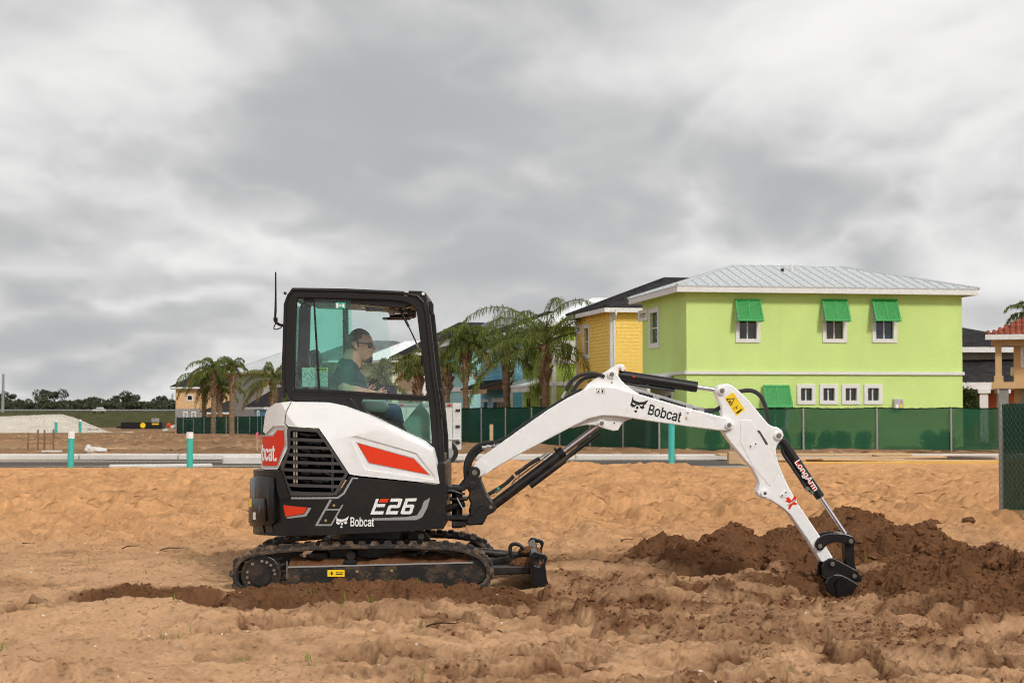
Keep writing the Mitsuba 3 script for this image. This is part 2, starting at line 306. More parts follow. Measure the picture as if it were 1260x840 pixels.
    t1, t2, t3 = N(ux, uy * 1.5, 1.25, 137, 5), N(ux, uy * 1.4, 3.1, 139, 4), N(ux, uy * 1.2, 7.5, 141, 3)
    put(churn * (.095 * (step(.466, .508, t1) - .5) + .058 * (step(.466, .524, t2) - .5) + .026 * (np.abs(t3 - .5) * 6 - .5)))
    e1, e2 = np.exp(-((t1 - .468) / .032) ** 2), np.exp(-((t2 - .455) / .045) ** 2)
    wet = step(.44, .56, N(X, Y * 1.7, .85, 143, 4))
    put(0, 1.0, churn * np.maximum(np.maximum(e1 * 1.0, e2 * .7), wet * (.55 + .45 * step(.5, .42, t2))) * (.9 + 1.4 * n1))
    put(0, .5, step(.50, .62, N(X, Y * 2.2, .5, 145, 4)) * step(14, 17, Y) * (1 - step(30, 40, Y)) * (.45 + n1))
    # lug prints of the tracks
    for (cx, cy, ln, wd, a, wl) in ((.45, 10.35, .85, .17, .55, .085), (2.35, 11.75, .75, .19, -.12, .09), (.15, 9.75, .7, .16, .55, .085), (-.6, 9.6, .6, .16, .45, .085), (1.15, 11.15, .7, .16, -.35, .085), (2.0, 10.35, .7, .17, .3, .085), (-1.9, 10.9, .6, .15, .2, .085), (3.1, 9.5, .7, .16, -.3, .09)):
        c, s = math.cos(a), math.sin(a); u, v = (X - cx) * c + (Y - cy) * s, -(X - cx) * s + (Y - cy) * c
        m = np.exp(-(u / ln) ** 6 - (v / wd) ** 6) * np.clip(.5 + 1.5 * n2 + .6, 0, 1); put(m * (.034 * np.abs(np.sin(math.pi * u / wl + 1.2 * np.abs(v) / wd)) - .03), .45, m * .8)
    put((.19 + .06 * (1 - step(-.5, 1.5, X))) * step(35.5, 40.5, Y) * step(-4.5, -2.0, X + .6 * wx) * (1 - step(3.4, 5.0, X)))
    # crumbs: damp soil breaks into clods, dry sand is smoother and pitted
    D = np.clip(D, 0, 1)
    cl = np.abs(N(X, Y, 6.5, 91, 4) - .5) * 2; fine = N(X, Y, 17, 97, 3) - .5
    h = h + D * ((cl - .3) * .068 + fine * .045) + (1 - D) * (fine * .022 + (cl - .3) * .018 + np.minimum(N(X, Y, 4.2, 99, 3) - .46, 0) * .09)
    far_b = step(16, 21, Y); h = h + far_b * ((np.abs(N(X + wx, Y * .8, .95, 61, 4) - .5) - .10) * .80 + (np.abs(N(X + wx, Y * .7 + wy, 2.3, 63, 3) - .5) - .10) * .42 + (N(X, Y * .8, 5.5, 66, 2) - .5) * .05) * (1 - .45 * step(28, 40, Y)) * 1.05
    h = h + (N(X, Y, 62, 151, 1) - .5) * (.012 + .020 * D) * (1 - step(17, 26, Y)) + (N(X, Y, 30, 153, 2) - .5) * (.016 + .018 * D)
    z[near] += h * f
    damp[near] = D * f
    return z, damp
def ground_z(x, y): return float(terrain(np.array([x]), np.array([y]))[0][0])

def spaced(a, b, n): return np.linspace(a, b, n, endpoint=False)
ico0 = trimesh.creation.icosahedron()
rows = np.r_[-150, -60, -20, 0, 3, 5, 6, spaced(6.8, 8.6, 30), spaced(8.6, 13.2, 330), spaced(13.2, 17.6, 230), spaced(17.6, 24, 130), spaced(24, 44, 160), spaced(44, 110, 90), spaced(110, 300, 50), spaced(300, 500, 30), [520, 600, 800, 1200, 2500, 4000]]
u = np.r_[-40, -12, -5, -3, -2.2, -1.75, -1.5, np.linspace(-1.36, 1.36, 700), 1.5, 1.75, 2.2, 3, 5, 12, 40]
half = np.maximum(rows, 7.0) * .31 + .15
GX, GY = half[:, None] * u[None], np.repeat(rows[:, None], len(u), 1)
gz, gd = terrain(GX.ravel(), GY.ravel()); gz = gz.reshape(GX.shape); gd = gd.reshape(GX.shape)
nr, nc = GX.shape; idx = np.arange(nr * nc).reshape(nr, nc)
q = np.stack([idx[:-1, :-1], idx[:-1, 1:], idx[1:, 1:], idx[1:, :-1]], -1).reshape(-1, 4)
def ground_colour(x, y, d):
    t = N(x, y, .8, 121, 4); s = N(x, y, 5, 123, 3); k = N(x, y, .12, 127, 3)
    dry = np.array([.50, .303, .172]) * (.86 + .28 * t)[..., None] * (.84 + .32 * s)[..., None]
    warm = step(14.5, 24, y)[..., None]; dry = dry * (1 - warm) + warm * dry * np.array([1.20, 1.08, .90])
    c = dry * (1 - np.array(d)[..., None]) + np.array(d)[..., None] * np.array([.150, .073, .037]) * (.72 + .56 * s)[..., None]
    gr = N(x, y, 75, 171, 1); sp = step(.70, .86, N(x, y, 33, 173, 2)); sp2 = step(.66, .78, N(x, y, 9, 175, 3)); nr_ = (1 - .5 * step(20, 34, y)); c = c * ((.80 + .40 * gr) * (1 - .42 * sp * nr_) * (1 - .22 * sp2 * nr_))[..., None]
    yd = step(51.0, 53, y + 3 * (t - .5))[..., None]; dirt = np.array([.28, .17, .098]) * (.55 + .9 * t)[..., None] * (.7 + .6 * k)[..., None]
    c = c * (1 - yd) + dirt * yd
    strip = np.exp(-((y - 68) / 5) ** 2) * (x < -6); c = c * (1 - .6 * strip[..., None]) + .6 * strip[..., None] * np.array([.36, .24, .14])
    gf = step(285, 300, y + 20 * (k - .5))[..., None]; c = c * (1 - gf) + gf * np.array([.078, .080, .040]) * (.6 + .8 * t)[..., None]
    fl = (np.exp(-((y - 287) / 12) ** 2) * .7)[..., None]; c = c * (1 - fl) + fl * np.array([.30, .22, .13])
    return np.clip(c, .01, .9)
gc = np.empty((nr * nc, 3)); gxr, gyr, gdr = GX.ravel(), GY.ravel(), gd.ravel(); gc[:] = ground_colour(gxr, gyr, gdr)
def soil_bump(p, n, uv): return (fbm(p.x * 38, p.y * 38, p.z * 38, 3) - .5) * 1.3 + (noise(p.x * 150, p.y * 150, p.z * 150) - .5) * .35
scene['soil'] = {'type': 'bumpmap', 'arbitrary': {'type': 'proc', **{k: v for k, v in proc(soil_bump, .004).items() if k != 'type'}}, 'scale': .022,
                 'bsdf': {'type': 'twosided', 'bsdf': {'type': 'diffuse', 'reflectance': {'type': 'mesh_attribute', 'name': 'vertex_color'}}}}
scene['ground'] = mikit.ply((np.stack([gxr, gyr, gz.ravel()], 1), q), 'soil', smooth=True, color=gc); labels['ground'] = {'kind': 'structure'}
del GX, GY, gc, gxr, gyr, gdr

# crumbs and clods lying on the damp soil, pebbles and shell bits, grass sprouts: nobody could count them
def scatter(n, x0, x1, y0, y1, seed):
    r = np.random.default_rng(seed); x, y = r.uniform(x0, x1, n), r.uniform(y0, y1, n); z, d = terrain(x, y); return r, x, y, z, d
ico = trimesh.creation.icosphere(subdivisions=1)
def stones(r, x, y, z, size, squash=.75, rough=.5, base=ico):
    V, Fc = [], []; v0 = np.array(base.vertices); nv = len(v0)
    for i in range(len(x)):
        s = size[i]; v = v0 * (1 + rough * (r.random((nv, 1)) - .5)) * s * np.array([1, r.uniform(.7, 1.1), squash]); a = r.uniform(0, 6.28)
        v = v @ np.array([[math.cos(a), math.sin(a), 0], [-math.sin(a), math.cos(a), 0], [0, 0, 1]]); V.append(v + [x[i], y[i], z[i] - s * .1]); Fc.append(base.faces + i * nv)
    return np.vstack(V), np.vstack(Fc)
add('clod_soil', diffuse(proc(lambda p, n, uv: mix((.105, .047, .023), (.19, .095, .05), fbm(p.x * 14, p.y * 14, p.z * 14, 3)))))
add('dry_soil', diffuse(proc(lambda p, n, uv: mix((.26, .16, .09), (.46, .30, .18), fbm(p.x * 14, p.y * 14, p.z * 14, 3)))))
r, x, y, z, d = scatter(110000, -4.6, 5.2, 9, 18, 5); k = (d > .55); x, y, z = x[k][:26000], y[k][:26000], z[k][:26000]
single('soil_clods', trimesh.Trimesh(*stones(r, x, y, z, .004 + .019 * r.random(len(x)) ** 4, .75, .5, ico0), process=False), 'clod_soil', 'dark damp crumbs and clods of soil strewn over the dug ruts and heaps', 'soil clods', smooth=False, kind='stuff')
r, x, y, z, d = scatter(9000, .8, 5.6, 11.2, 17.6, 15); k = d > .8; x, y, z = x[k][:1300], y[k][:1300], z[k][:1300]
single('heap_clods', trimesh.Trimesh(*stones(r, x, y, z, .014 + .042 * r.random(len(x)) ** 3, .8, .55), process=False), 'clod_soil', 'broken brown clods lying over the dug heap and its foot', 'soil clods', smooth=False, kind='stuff')
r, x, y, z, d = scatter(2600, -42, 14, 52.5, 135, 16); y = 52.5 + (y - 52.5) ** 1.0; z = np.array([float(v) for v in z])
single('far_rubble', trimesh.Trimesh(*stones(r, x, y, z, .03 + .20 * r.random(len(x)) ** 4, .55, .6, ico0), process=False), 'dry_soil', 'scattered clods and rubble on the bare dirt beyond the road', 'rubble', smooth=False, kind='stuff')
r, x, y, z, d = scatter(30000, -5.5, 5.6, 8.6, 24, 6); k = d < .35; x, y, z = x[k], y[k], z[k]
single('sand_lumps', trimesh.Trimesh(*stones(r, x, y, z, .003 + .017 * r.random(len(x)) ** 4, .75, .5, ico0), process=False), 'dry_soil', 'small pale lumps of dry sand scattered over the site', 'sand lumps', smooth=False, kind='stuff')
add('pebble', diffuse((.66, .60, .52)))
r, x, y, z, d = scatter(900, -5, 5.4, 8.6, 26, 7); tiny = trimesh.creation.icosphere(subdivisions=1)
single('pebbles', trimesh.Trimesh(*stones(r, x, y, z, .004 + .011 * r.random(len(x)) ** 3), process=False), 'pebble', 'tiny white pebbles and shell bits lying on the sand', 'pebbles', smooth=False, kind='stuff')
add('grass_blade', {'type': 'principledthin', 'base_color': rgb((.22, .28, .05)), 'roughness': .6, 'diff_trans': .7})
def sprouts(n, seed):
    r = np.random.default_rng(seed); V, Fc = [], []
    cx, cy = r.uniform(-4.2, 4.0, n), 8.8 + 8 * r.random(n) ** 1.2; cz, _ = terrain(cx, cy)
    for i in range(n):
        for b in range(r.integers(2, 7)):
            a, L, ln = r.uniform(0, 6.28), r.uniform(.03, .10), r.uniform(.1, .7); o = np.array([cx[i] + r.normal(0, .018), cy[i] + r.normal(0, .018), cz[i] - .005])
            dr_ = np.array([math.cos(a) * ln, math.sin(a) * ln, 1]); sd = np.array([-math.sin(a), math.cos(a), 0]) * .0028
            m, t = o + dr_ * L * .55, o + dr_ * [1.6, 1.6, .92] * L; k = len(V) * 1
            V += [o - sd, o + sd, m + sd * .8, m - sd * .8, t]; Fc += [(k, k + 1, k + 2), (k, k + 2, k + 3), (k + 3, k + 2, k + 4)]
    return trimesh.Trimesh(np.array(V), np.array(Fc), process=False)
single('grass_sprouts', sprouts(70, 8), 'grass_blade', 'thin green grass sprouts coming up through the sand', 'grass', smooth=False, kind='stuff')
add('dead_wood', diffuse((.055, .038, .026)))
r = np.random.default_rng(12)
TW = ['twig on the sand left of the tracks, the upper one', 'twig on the sand left of the tracks, the middle one', 'short twig on the sand left of the dug ridge', 'curved twig on the humps in front of the blade', 'twig at the far left edge of the sand', 'twig on the sand beyond the heap at right']
for px, py, L in ((212, 676, .16), (160, 672, .12), (772, 664, .10), (545, 782, .14), (30, 668, .14), (1086, 642, .10)):
    p = at(px, py, 3080 / (py - 502)); g = ground_z(p[0], p[1]); a = r.uniform(-.5, .5)
    pts = [[p[0] + math.cos(a) * L * (t - .5) * 1.6, p[1] + math.sin(a) * L * t, g + .012 + .04 * t + .01 * math.sin(5 * t)] for t in np.linspace(0, 1, 6)]
    single('twig', tube(pts, np.linspace(.007, .003, 6), 5), 'dead_wood', 'thin dead ' + TW.pop(0), 'twig', 'dead twigs lying on the sand')
# ------------------------------------------------------------------ the excavator
EX = thing('excavator', 'white and black compact tracked excavator with cab, reaching its arm down into the dug soil', 'excavator')
def part(name, mesh, mat, sub=None, **k): return obj(name, mesh, mat, (EX + '__' + sub) if sub and not sub.startswith(EX) else (sub or EX), **k)
CX, CY, R0 = -1.45, 14.775, .775
XF = at(546, 600, 14.0)[0]
def surf(px, py, R=R0):
    """the point of the upper structure's side that is seen at a pixel: straight side, round tail"""
    y = CY - R
    for _ in range(30):
        x = at(px, py, y)[0]; dx = CX - x
        y2 = CY - R if dx <= 0 else CY - math.sqrt(max(R * R - dx * dx, 0)); y = .5 * y + .5 * y2
    return at(px, py, y)
def plan(R, xf=None, z0=.2, z1=2.4):
    xf = XF if xf is None else xf
    c = m3.CrossSection.circle(R, 180).translate((CX, CY)) + m3.CrossSection.square((xf - CX, 2 * R)).translate((CX, CY - R))
    return c.extrude(z1 - z0).translate((0, 0, z0))
def MS(pts, y0=13.5, y1=16.2, r=0):
    p = sg.Polygon([surf(a, b)[[0, 2]] for a, b in pts]).buffer(0)
    if r: p = rnd(p, r)
    p = sg.polygon.orient(p, 1.0)
    rings = [np.array(p.exterior.coords)[:-1].astype(np.float32)]
    return m3.CrossSection(rings).extrude(y1 - y0).rotate((90, 0, 0)).translate((0, y1, 0))
def skin(pts, out=.003, depth=.02, y1=CY, r=0): return MS(pts, 13.5, y1, r) ^ (plan(R0 + out, XF + .002) - plan(R0 - depth, XF - .02))
GR = [(353, 526), (391, 528), (401, 541), (428.5, 582.5), (414, 609), (356, 610), (344.5, 579), (353.5, 552)]
BODY = [(300, 578), (346, 578), (357.5, 610.5), (414.5, 610), (430, 584.5), (441, 587), (548, 596.5), (548, 650), (500, 653), (300, 655)]
# slew ring and lower frame under the house
part('slew_ring', cyl([-1.2, CY, .33], [-1.2, CY, .46], .36, 48), 'black_paint')
# lower skirt, counterweight
body = MS(BODY) ^ plan(R0)
body = body - (MS([(345, 570), (405, 535), (432, 580), (414.5, 609.5), (357, 610)], 13.5, CY) ^ (plan(1.2, XF + 1) - plan(R0 - .16)))
part('skirt', body, 'black_body', smooth=25)
for pts, o, r_ in (([(310, 588), (317, 585), (337.5, 587), (341, 640), (334, 645), (310, 645)], .030, .02), ([(309, 612), (327, 612), (330, 640), (309, 641)], .040, .01)):
    part('counterweight', MS(pts, r=r_) ^ (plan(R0 + o) - plan(R0 - .05)), 'black_gloss', smooth=25)
part('bumper_foot', MS([(312, 640), (322, 640), (325.5, 655), (317, 655)]) ^ (plan(R0 + .01) - plan(R0 - .05)), 'black_paint')
part('bumper_foot', MS([(326, 640), (334, 640), (336, 655), (328, 655)]) ^ (plan(R0 + .006) - plan(R0 - .05)), 'black_paint')
part('shoulder', MS([(330, 577), (345.5, 578), (357.5, 613), (345, 614), (336, 588), (327, 583)], 13.5, CY, r=.008) ^ (plan(R0 + .014) - plan(R0 - .04)), 'black_gloss')
part('amber_marker', skin([(310.5, 612), (312.5, 612), (312.5, 622), (310.5, 622)], .043, 0), 'yellow_decal')
part('tail_decal', skin([(313.5, 629), (316.5, 629), (316.5, 638), (313.5, 638)], .043, 0), 'white_decal')
# raised trim line between the grille, the skirt and the step
part('trim_line', skin([(358, 611.5), (415, 611), (422, 606), (433, 587), (441, 587.4), (440, 589), (434.5, 588.8), (424, 607.5), (416, 613.2), (358, 613.6)], .004, .01), 'silver_paint')
g = part('foot_step', skin([(387.5, 646.5), (405.5, 614.5), (408.5, 614.5), (402.5, 625.6), (417.5, 625.6), (421, 620.5), (422.5, 621), (408, 646.5)], .005, .02), 'silver_paint')
part('recess', skin([(401, 627.5), (416.5, 627.5), (407, 644.5), (391.5, 644.5)], .007, .0), 'black_body', g)
for c in ((411, 621.5), (401, 640)):
    p = surf(*c); part('bolt', cyl(p + [0, -.012, 0], p + [0, .01, 0], .011, 12), 'brass_bolt', g)
part('reflector_bezel', skin([(347, 619.5), (381, 622), (382.5, 626), (376, 634.5), (352, 637.8)], .003, .01, r=.008), 'black_trim')
part('bezel_edge', skin([(379.5, 624), (383.3, 624.6), (376.8, 635), (353, 637.6), (353, 635.8), (374.5, 632)], .006, .01), 'silver_paint')
part('reflector', skin([(348.6, 621), (378, 624), (374.2, 631.2), (351.4, 635.5)], .008, .0), 'red_orange')
# grille: a frame and its sloping slats over the engine
gf = (MS(GR, 13.5, CY, r=.02) - MS([(357, 529.5), (389.5, 531.5), (398.5, 543), (424.5, 582), (411.5, 605.5), (359, 606.5), (348.3, 579), (356.8, 552)], 13.5, CY, r=.015)) ^ (plan(R0 - .004) - plan(R0 - .035))
gk = part('grille', gf, 'grille_plastic')
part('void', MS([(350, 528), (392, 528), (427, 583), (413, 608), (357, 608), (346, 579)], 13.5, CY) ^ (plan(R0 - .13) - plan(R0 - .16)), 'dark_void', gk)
hexm = MS(GR, 13.5, CY)
for i in range(8):
    y = 538.2 + i * 9.35; sl = 2.6
    part('slat', (MS([(340, y - .4 + 0), (432, y + sl), (432, y + sl + 3.6), (340, y + 3.2)], 13.5, CY) ^ hexm) ^ (plan(R0 - .008) - plan(R0 - .040)), 'grille_plastic', gk)
rr = np.random.default_rng(3)
for i in range(7):
    y = 533.5 + i * 9.4
    p = surf(361.8 + i * .1, y + 1.2); e = [0, .075, 0]
    part('hose_clamp', cat([cyl(p + e + [-.012 + dx, 0, -.022], p + e + [-.012 + dx, 0, .022], .010, 10) for dx in (0, .024)]), 'bright_metal', gk)
    for j in range(3):
        x0 = 369 + 13 * j + rr.uniform(-2, 2)
        if x0 + 11 > 366 + (26 if i < 1 else 34 + 6 * i): continue
        a, b = surf(x0, y + rr.uniform(-1, 3)), surf(x0 + rr.uniform(7, 14), y + rr.uniform(0, 5)); o = [0, .09 + .02 * rr.random(), 0]
        part('engine_pipe', cyl(a + o, b + o, rr.uniform(.010, .02), 10), 'engine_metal' if rr.random() < .5 else 'hose_rubber', gk)
p = surf(408, 566); part('fin', mbox(tuple(p + [-.012, .08, -.26]), tuple(p + [.012, .10, .06])), 'engine_metal', gk)
# white covers: tail, with its red badge, and side, with its red flash
tail = MS([(338.5, 496), (357, 493.5), (351.5, 506), (349.6, 521), (353.5, 526), (354, 550), (341, 577), (327, 577.5), (320, 576), (326.5, 533), (323.5, 531), (326, 510), (328.5, 503)]) ^ plan(R0 - .002)
xr = at(326.3, 510, 14.6)[0]
tail = tail.trim_by_plane((1, 0, 0), xr)
low = MS([(300, 534), (326, 534), (336, 524), (350, 523.5), (356, 529), (356, 600), (300, 600)]) - plan(R0 - .022)
tail = tail - low
A, B = surf(352, 508), surf(470, 528); u_ = B - A; u_ /= np.linalg.norm(u_); w_ = np.array([0, .40, 1.0]); n_ = np.cross(u_, w_); n_ /= np.linalg.norm(n_)
if n_[1] < 0: n_ = -n_
tk = part('tail_cover', tail.trim_by_plane(tuple(n_), float(n_ @ (A + [0, -.004, 0]))), 'white_cover', smooth=25)
bad = MS([(322, 537), (328.3, 537), (335.7, 536), (341, 529.4), (348.6, 529.4), (349.8, 546.7), (340, 573), (322, 572.6)]) ^ (plan(R0 - .017) - plan(R0 - .035)).trim_by_plane((1, 0, 0), xr + .001)
part('badge', bad ^ mbox((-9, 12, -1), (9, CY + .01, 4)), 'red_decal', tk)
part('badge_edge', (MS([(322, 535.3), (335.0, 534.4), (340.6, 527.8), (349.9, 527.8), (351.4, 547.0), (341, 574.8), (322, 574.4)]) ^ (plan(R0 - .0185) - plan(R0 - .034))).trim_by_plane((1, 0, 0), xr + .001), 'grey_decal', tk)
m = meshkit.text_mesh('Bobcat.', .128, .004, True); v = m.vertices.copy(); v[:, 0] *= .58; wtx = v[:, 0].max()
Rb = R0 - .016; a0 = math.asin((CX - surf(340.0, 560)[0]) / Rb); zb = surf(336, 566.5)[2]
a_max = math.asin(min(1, (CX - xr) / Rb)); P_ = []
for vx, vy, vz in v:
    s = wtx - vx; aa = a0 + s / Rb
    if aa < a_max: P_.append([CX - (Rb + vz) * math.sin(aa), CY - (Rb + vz) * math.cos(aa), zb + vy])
    else: P_.append([xr - .001 - vz, CY - Rb * math.cos(a_max) + (aa - a_max) * Rb, zb + vy])
m.vertices = np.array(P_); part('badge_lettering', m, 'white_decal', tk)
SIDE = [(352.6, 507), (358.2, 494), (400, 494.8), (420, 499), (450, 510), (480, 524), (520, 543), (532, 552.5), (537.5, 575), (540.5, 592.6), (541, 595), (500, 591), (441, 585), (430, 583.2), (424, 574), (401.5, 539.5), (391.5, 526.5), (355, 524.5), (351, 520.5)]
side = (MS(SIDE, 13.5, 14.44, r=.006) ^ plan(R0 - .001)).trim_by_plane(tuple(n_), float(n_ @ A))
A2, B2 = surf(470, 528), surf(531, 556); u2 = B2 - A2; u2 /= np.linalg.norm(u2); n2_ = np.cross(u2, w_); n2_ /= np.linalg.norm(n2_); n2_ = n2_ if n2_[1] > 0 else -n2_
side = side.trim_by_plane(tuple(n2_), float(n2_ @ A2))
# pressed panel round the flash: sunk a little
sunk = MS([(431, 538), (437, 536), (512, 557), (537, 588), (532, 590), (449, 577.5)], 13.5, CY, r=.02) - plan(R0 - .012)
side = side - sunk
sk = part('side_cover', side, 'white_cover', smooth=25)
part('flash_edge', skin([(437.6, 543.2), (509.4, 562.8), (530.4, 585.0), (453.3, 570.3)], -.0095, .02), 'grey_decal', sk)
part('flash', skin([(439, 544.5), (509, 564.2), (528.2, 583.8), (454, 569)], -.0075, .02), 'red_orange', sk)
part('cover_slot', skin([(433.6, 560.6), (436.6, 560.6), (445.5, 573.4), (444, 574.6), (442, 574)], -.0105, .02), 'dark_void', sk)
part('hinge', skin([(521, 592), (538, 594), (538, 596), (521, 594)], .004, .02), 'bright_metal', sk)
# writing on the skirt
ys = CY - R0
a, b = at(430.5, 646.8, ys), at(460.2, 647.0, ys)
part('maker_lettering', lettering('Bobcat', a + [0, -.001, 0], b + [0, -.001, 0], .070, .004), 'white_decal')
def emblem(o, ex, s, mat, y, parent=None):
    """the cat's head: two swept ears, brows, cheek tufts and a chin, as flat marks"""
    head = [(-1.0, .98), (-.80, .46), (-.36, .34), (.12, .36), (.55, .52), (1.10, .92), (.92, .34), (.66, .02), (.86, -.20), (.60, -.46), (.30, -.36), (.16, -.10), (-.06, -.06), (-.30, -.14), (-.42, -.42), (-.72, -.52), (-1.06, -.30), (-1.0, .04)]
    polys = [head, [(-.22, -.22), (.0, -.24), (.10, -.46), (-.06, -.68), (-.24, -.50)], [(-.34, -.84), (-.05, -.80), (.04, -.98), (-.16, -1.10), (-.36, -1.0)]]
    eyes = [[(-.84, .10), (-.40, -.04), (-.50, -.16), (-.76, -.10)], [(.56, .12), (.12, .0), (.22, -.12), (.48, -.06)]]
    e, up = np.array(ex), np.cross([0, -1.0, 0], ex); up = up if up[2] > 0 else -up
    flat = lambda pl, y0: prism(sg.Polygon([(o[0] + e[0] * px * s + up[0] * pz * s, o[2] + e[2] * px * s + up[2] * pz * s) for px, pz in pl]), y0, y + .002, 0)
    k = part('emblem', flat(polys[0], y - .003), mat, parent)
    for pl in polys[1:]: part('emblem_mark', flat(pl, y - .003), mat, k)
    for pl in eyes: part('emblem_eye', flat(pl, y - .0045), 'black_decal' if mat == 'white_decal' else 'white_decal', k)
    return k
emblem(at(421.3, 641.2, ys), (1, 0, 0), .048, 'white_decal', ys)
def glyphs(polys, ref, lean, mat, name):
    for pl, mm in polys: part(name, px_prism(pl, ys - .004, ys + .002, 0, ref=ys), mm)
L_ = lambda pts: [(x + (632.5 - y) * .36, y) for x, y in pts]
glyphs([(L_([(455.8, 632.6), (455.8, 613.2), (459.4, 613.2), (459.4, 619.6), (469.8, 619.6), (469.8, 623.4), (459.4, 623.4), (459.4, 628.6), (471.2, 628.6), (471.2, 632.6)]), 'white_decal'),
        (L_([(461.2, 613.4), (471.6, 613.4), (471.6, 618.0), (461.2, 618.0)]), 'red_orange'),
        (L_([(474.2, 613.0), (487.4, 613.0), (488.8, 614.4), (488.8, 623.0), (487.2, 624.6), (478.2, 624.6), (478.2, 628.4), (488.8, 628.4), (488.8, 632.4), (474.2, 632.4), (474.2, 622.4), (475.6, 620.9), (484.8, 620.9), (484.8, 616.9), (474.2, 616.9)]), 'white_decal')], ys, 0, None, 'model_lettering')
six = sg.Polygon(xz(L_([(492.2, 613), (506.0, 612.6), (506.0, 616.4), (496.2, 616.6), (496.2, 620.4), (504.6, 620.4), (506.2, 622), (506.2, 630.6), (504.6, 632.2), (493.6, 632.2), (492.2, 630.8)]), ys)).difference(sg.Polygon(xz(L_([(496.4, 624.2), (502.2, 624.2), (502.2, 628.6), (496.4, 628.6)]), ys)))
part('model_lettering', prism(six, ys - .004, ys + .002, 0), 'white_decal')
part('swoosh', px_prism([(459.5, 637.4), (500, 635.6), (513, 633.6), (518.5, 625), (521.5, 616.5), (529.3, 611.9), (526, 624), (519.5, 636), (512.5, 639.4), (461, 639.9)], ys - .003, ys + .002, 0), 'silver_paint')
# front wall under the cab and its hose port
part('front_post', rbox([XF - .02, CY, .85], [.06, 1.5, .34], .01), 'black_body')

# ---- undercarriage
def loop_px(y):
    return xz([(294, 724.5), (288, 718), (285.4, 710), (286.6, 698.5), (292, 689.5), (300, 683.5), (318, 678.6), (345, 675), (385, 672), (430, 670.2), (500, 670), (550, 671.8), (574, 675.4), (589, 681.8), (599, 690.5), (603.8, 701), (602.6, 712.5), (596, 721.5), (586, 726.5), (540, 728.5), (340, 728.5), (305, 727)], y)
def resample(p, ds):
    p = np.vstack([p, p[:1]]); s = np.r_[0, np.cumsum(np.linalg.norm(np.diff(p, axis=0), axis=1))]; n = int(s[-1] / ds); t = np.arange(n) * s[-1] / n
    return np.stack([np.interp(t, s, p[:, k]) for k in range(p.shape[1])], 1)
lug_mesh = trimesh.convex.convex_hull(np.array([(sx * a, sy * .145 / 2, z) for sx in (-1, 1) for sy in (-1, 1) for a, z in ((.036, -.006), (.021, .026))]))
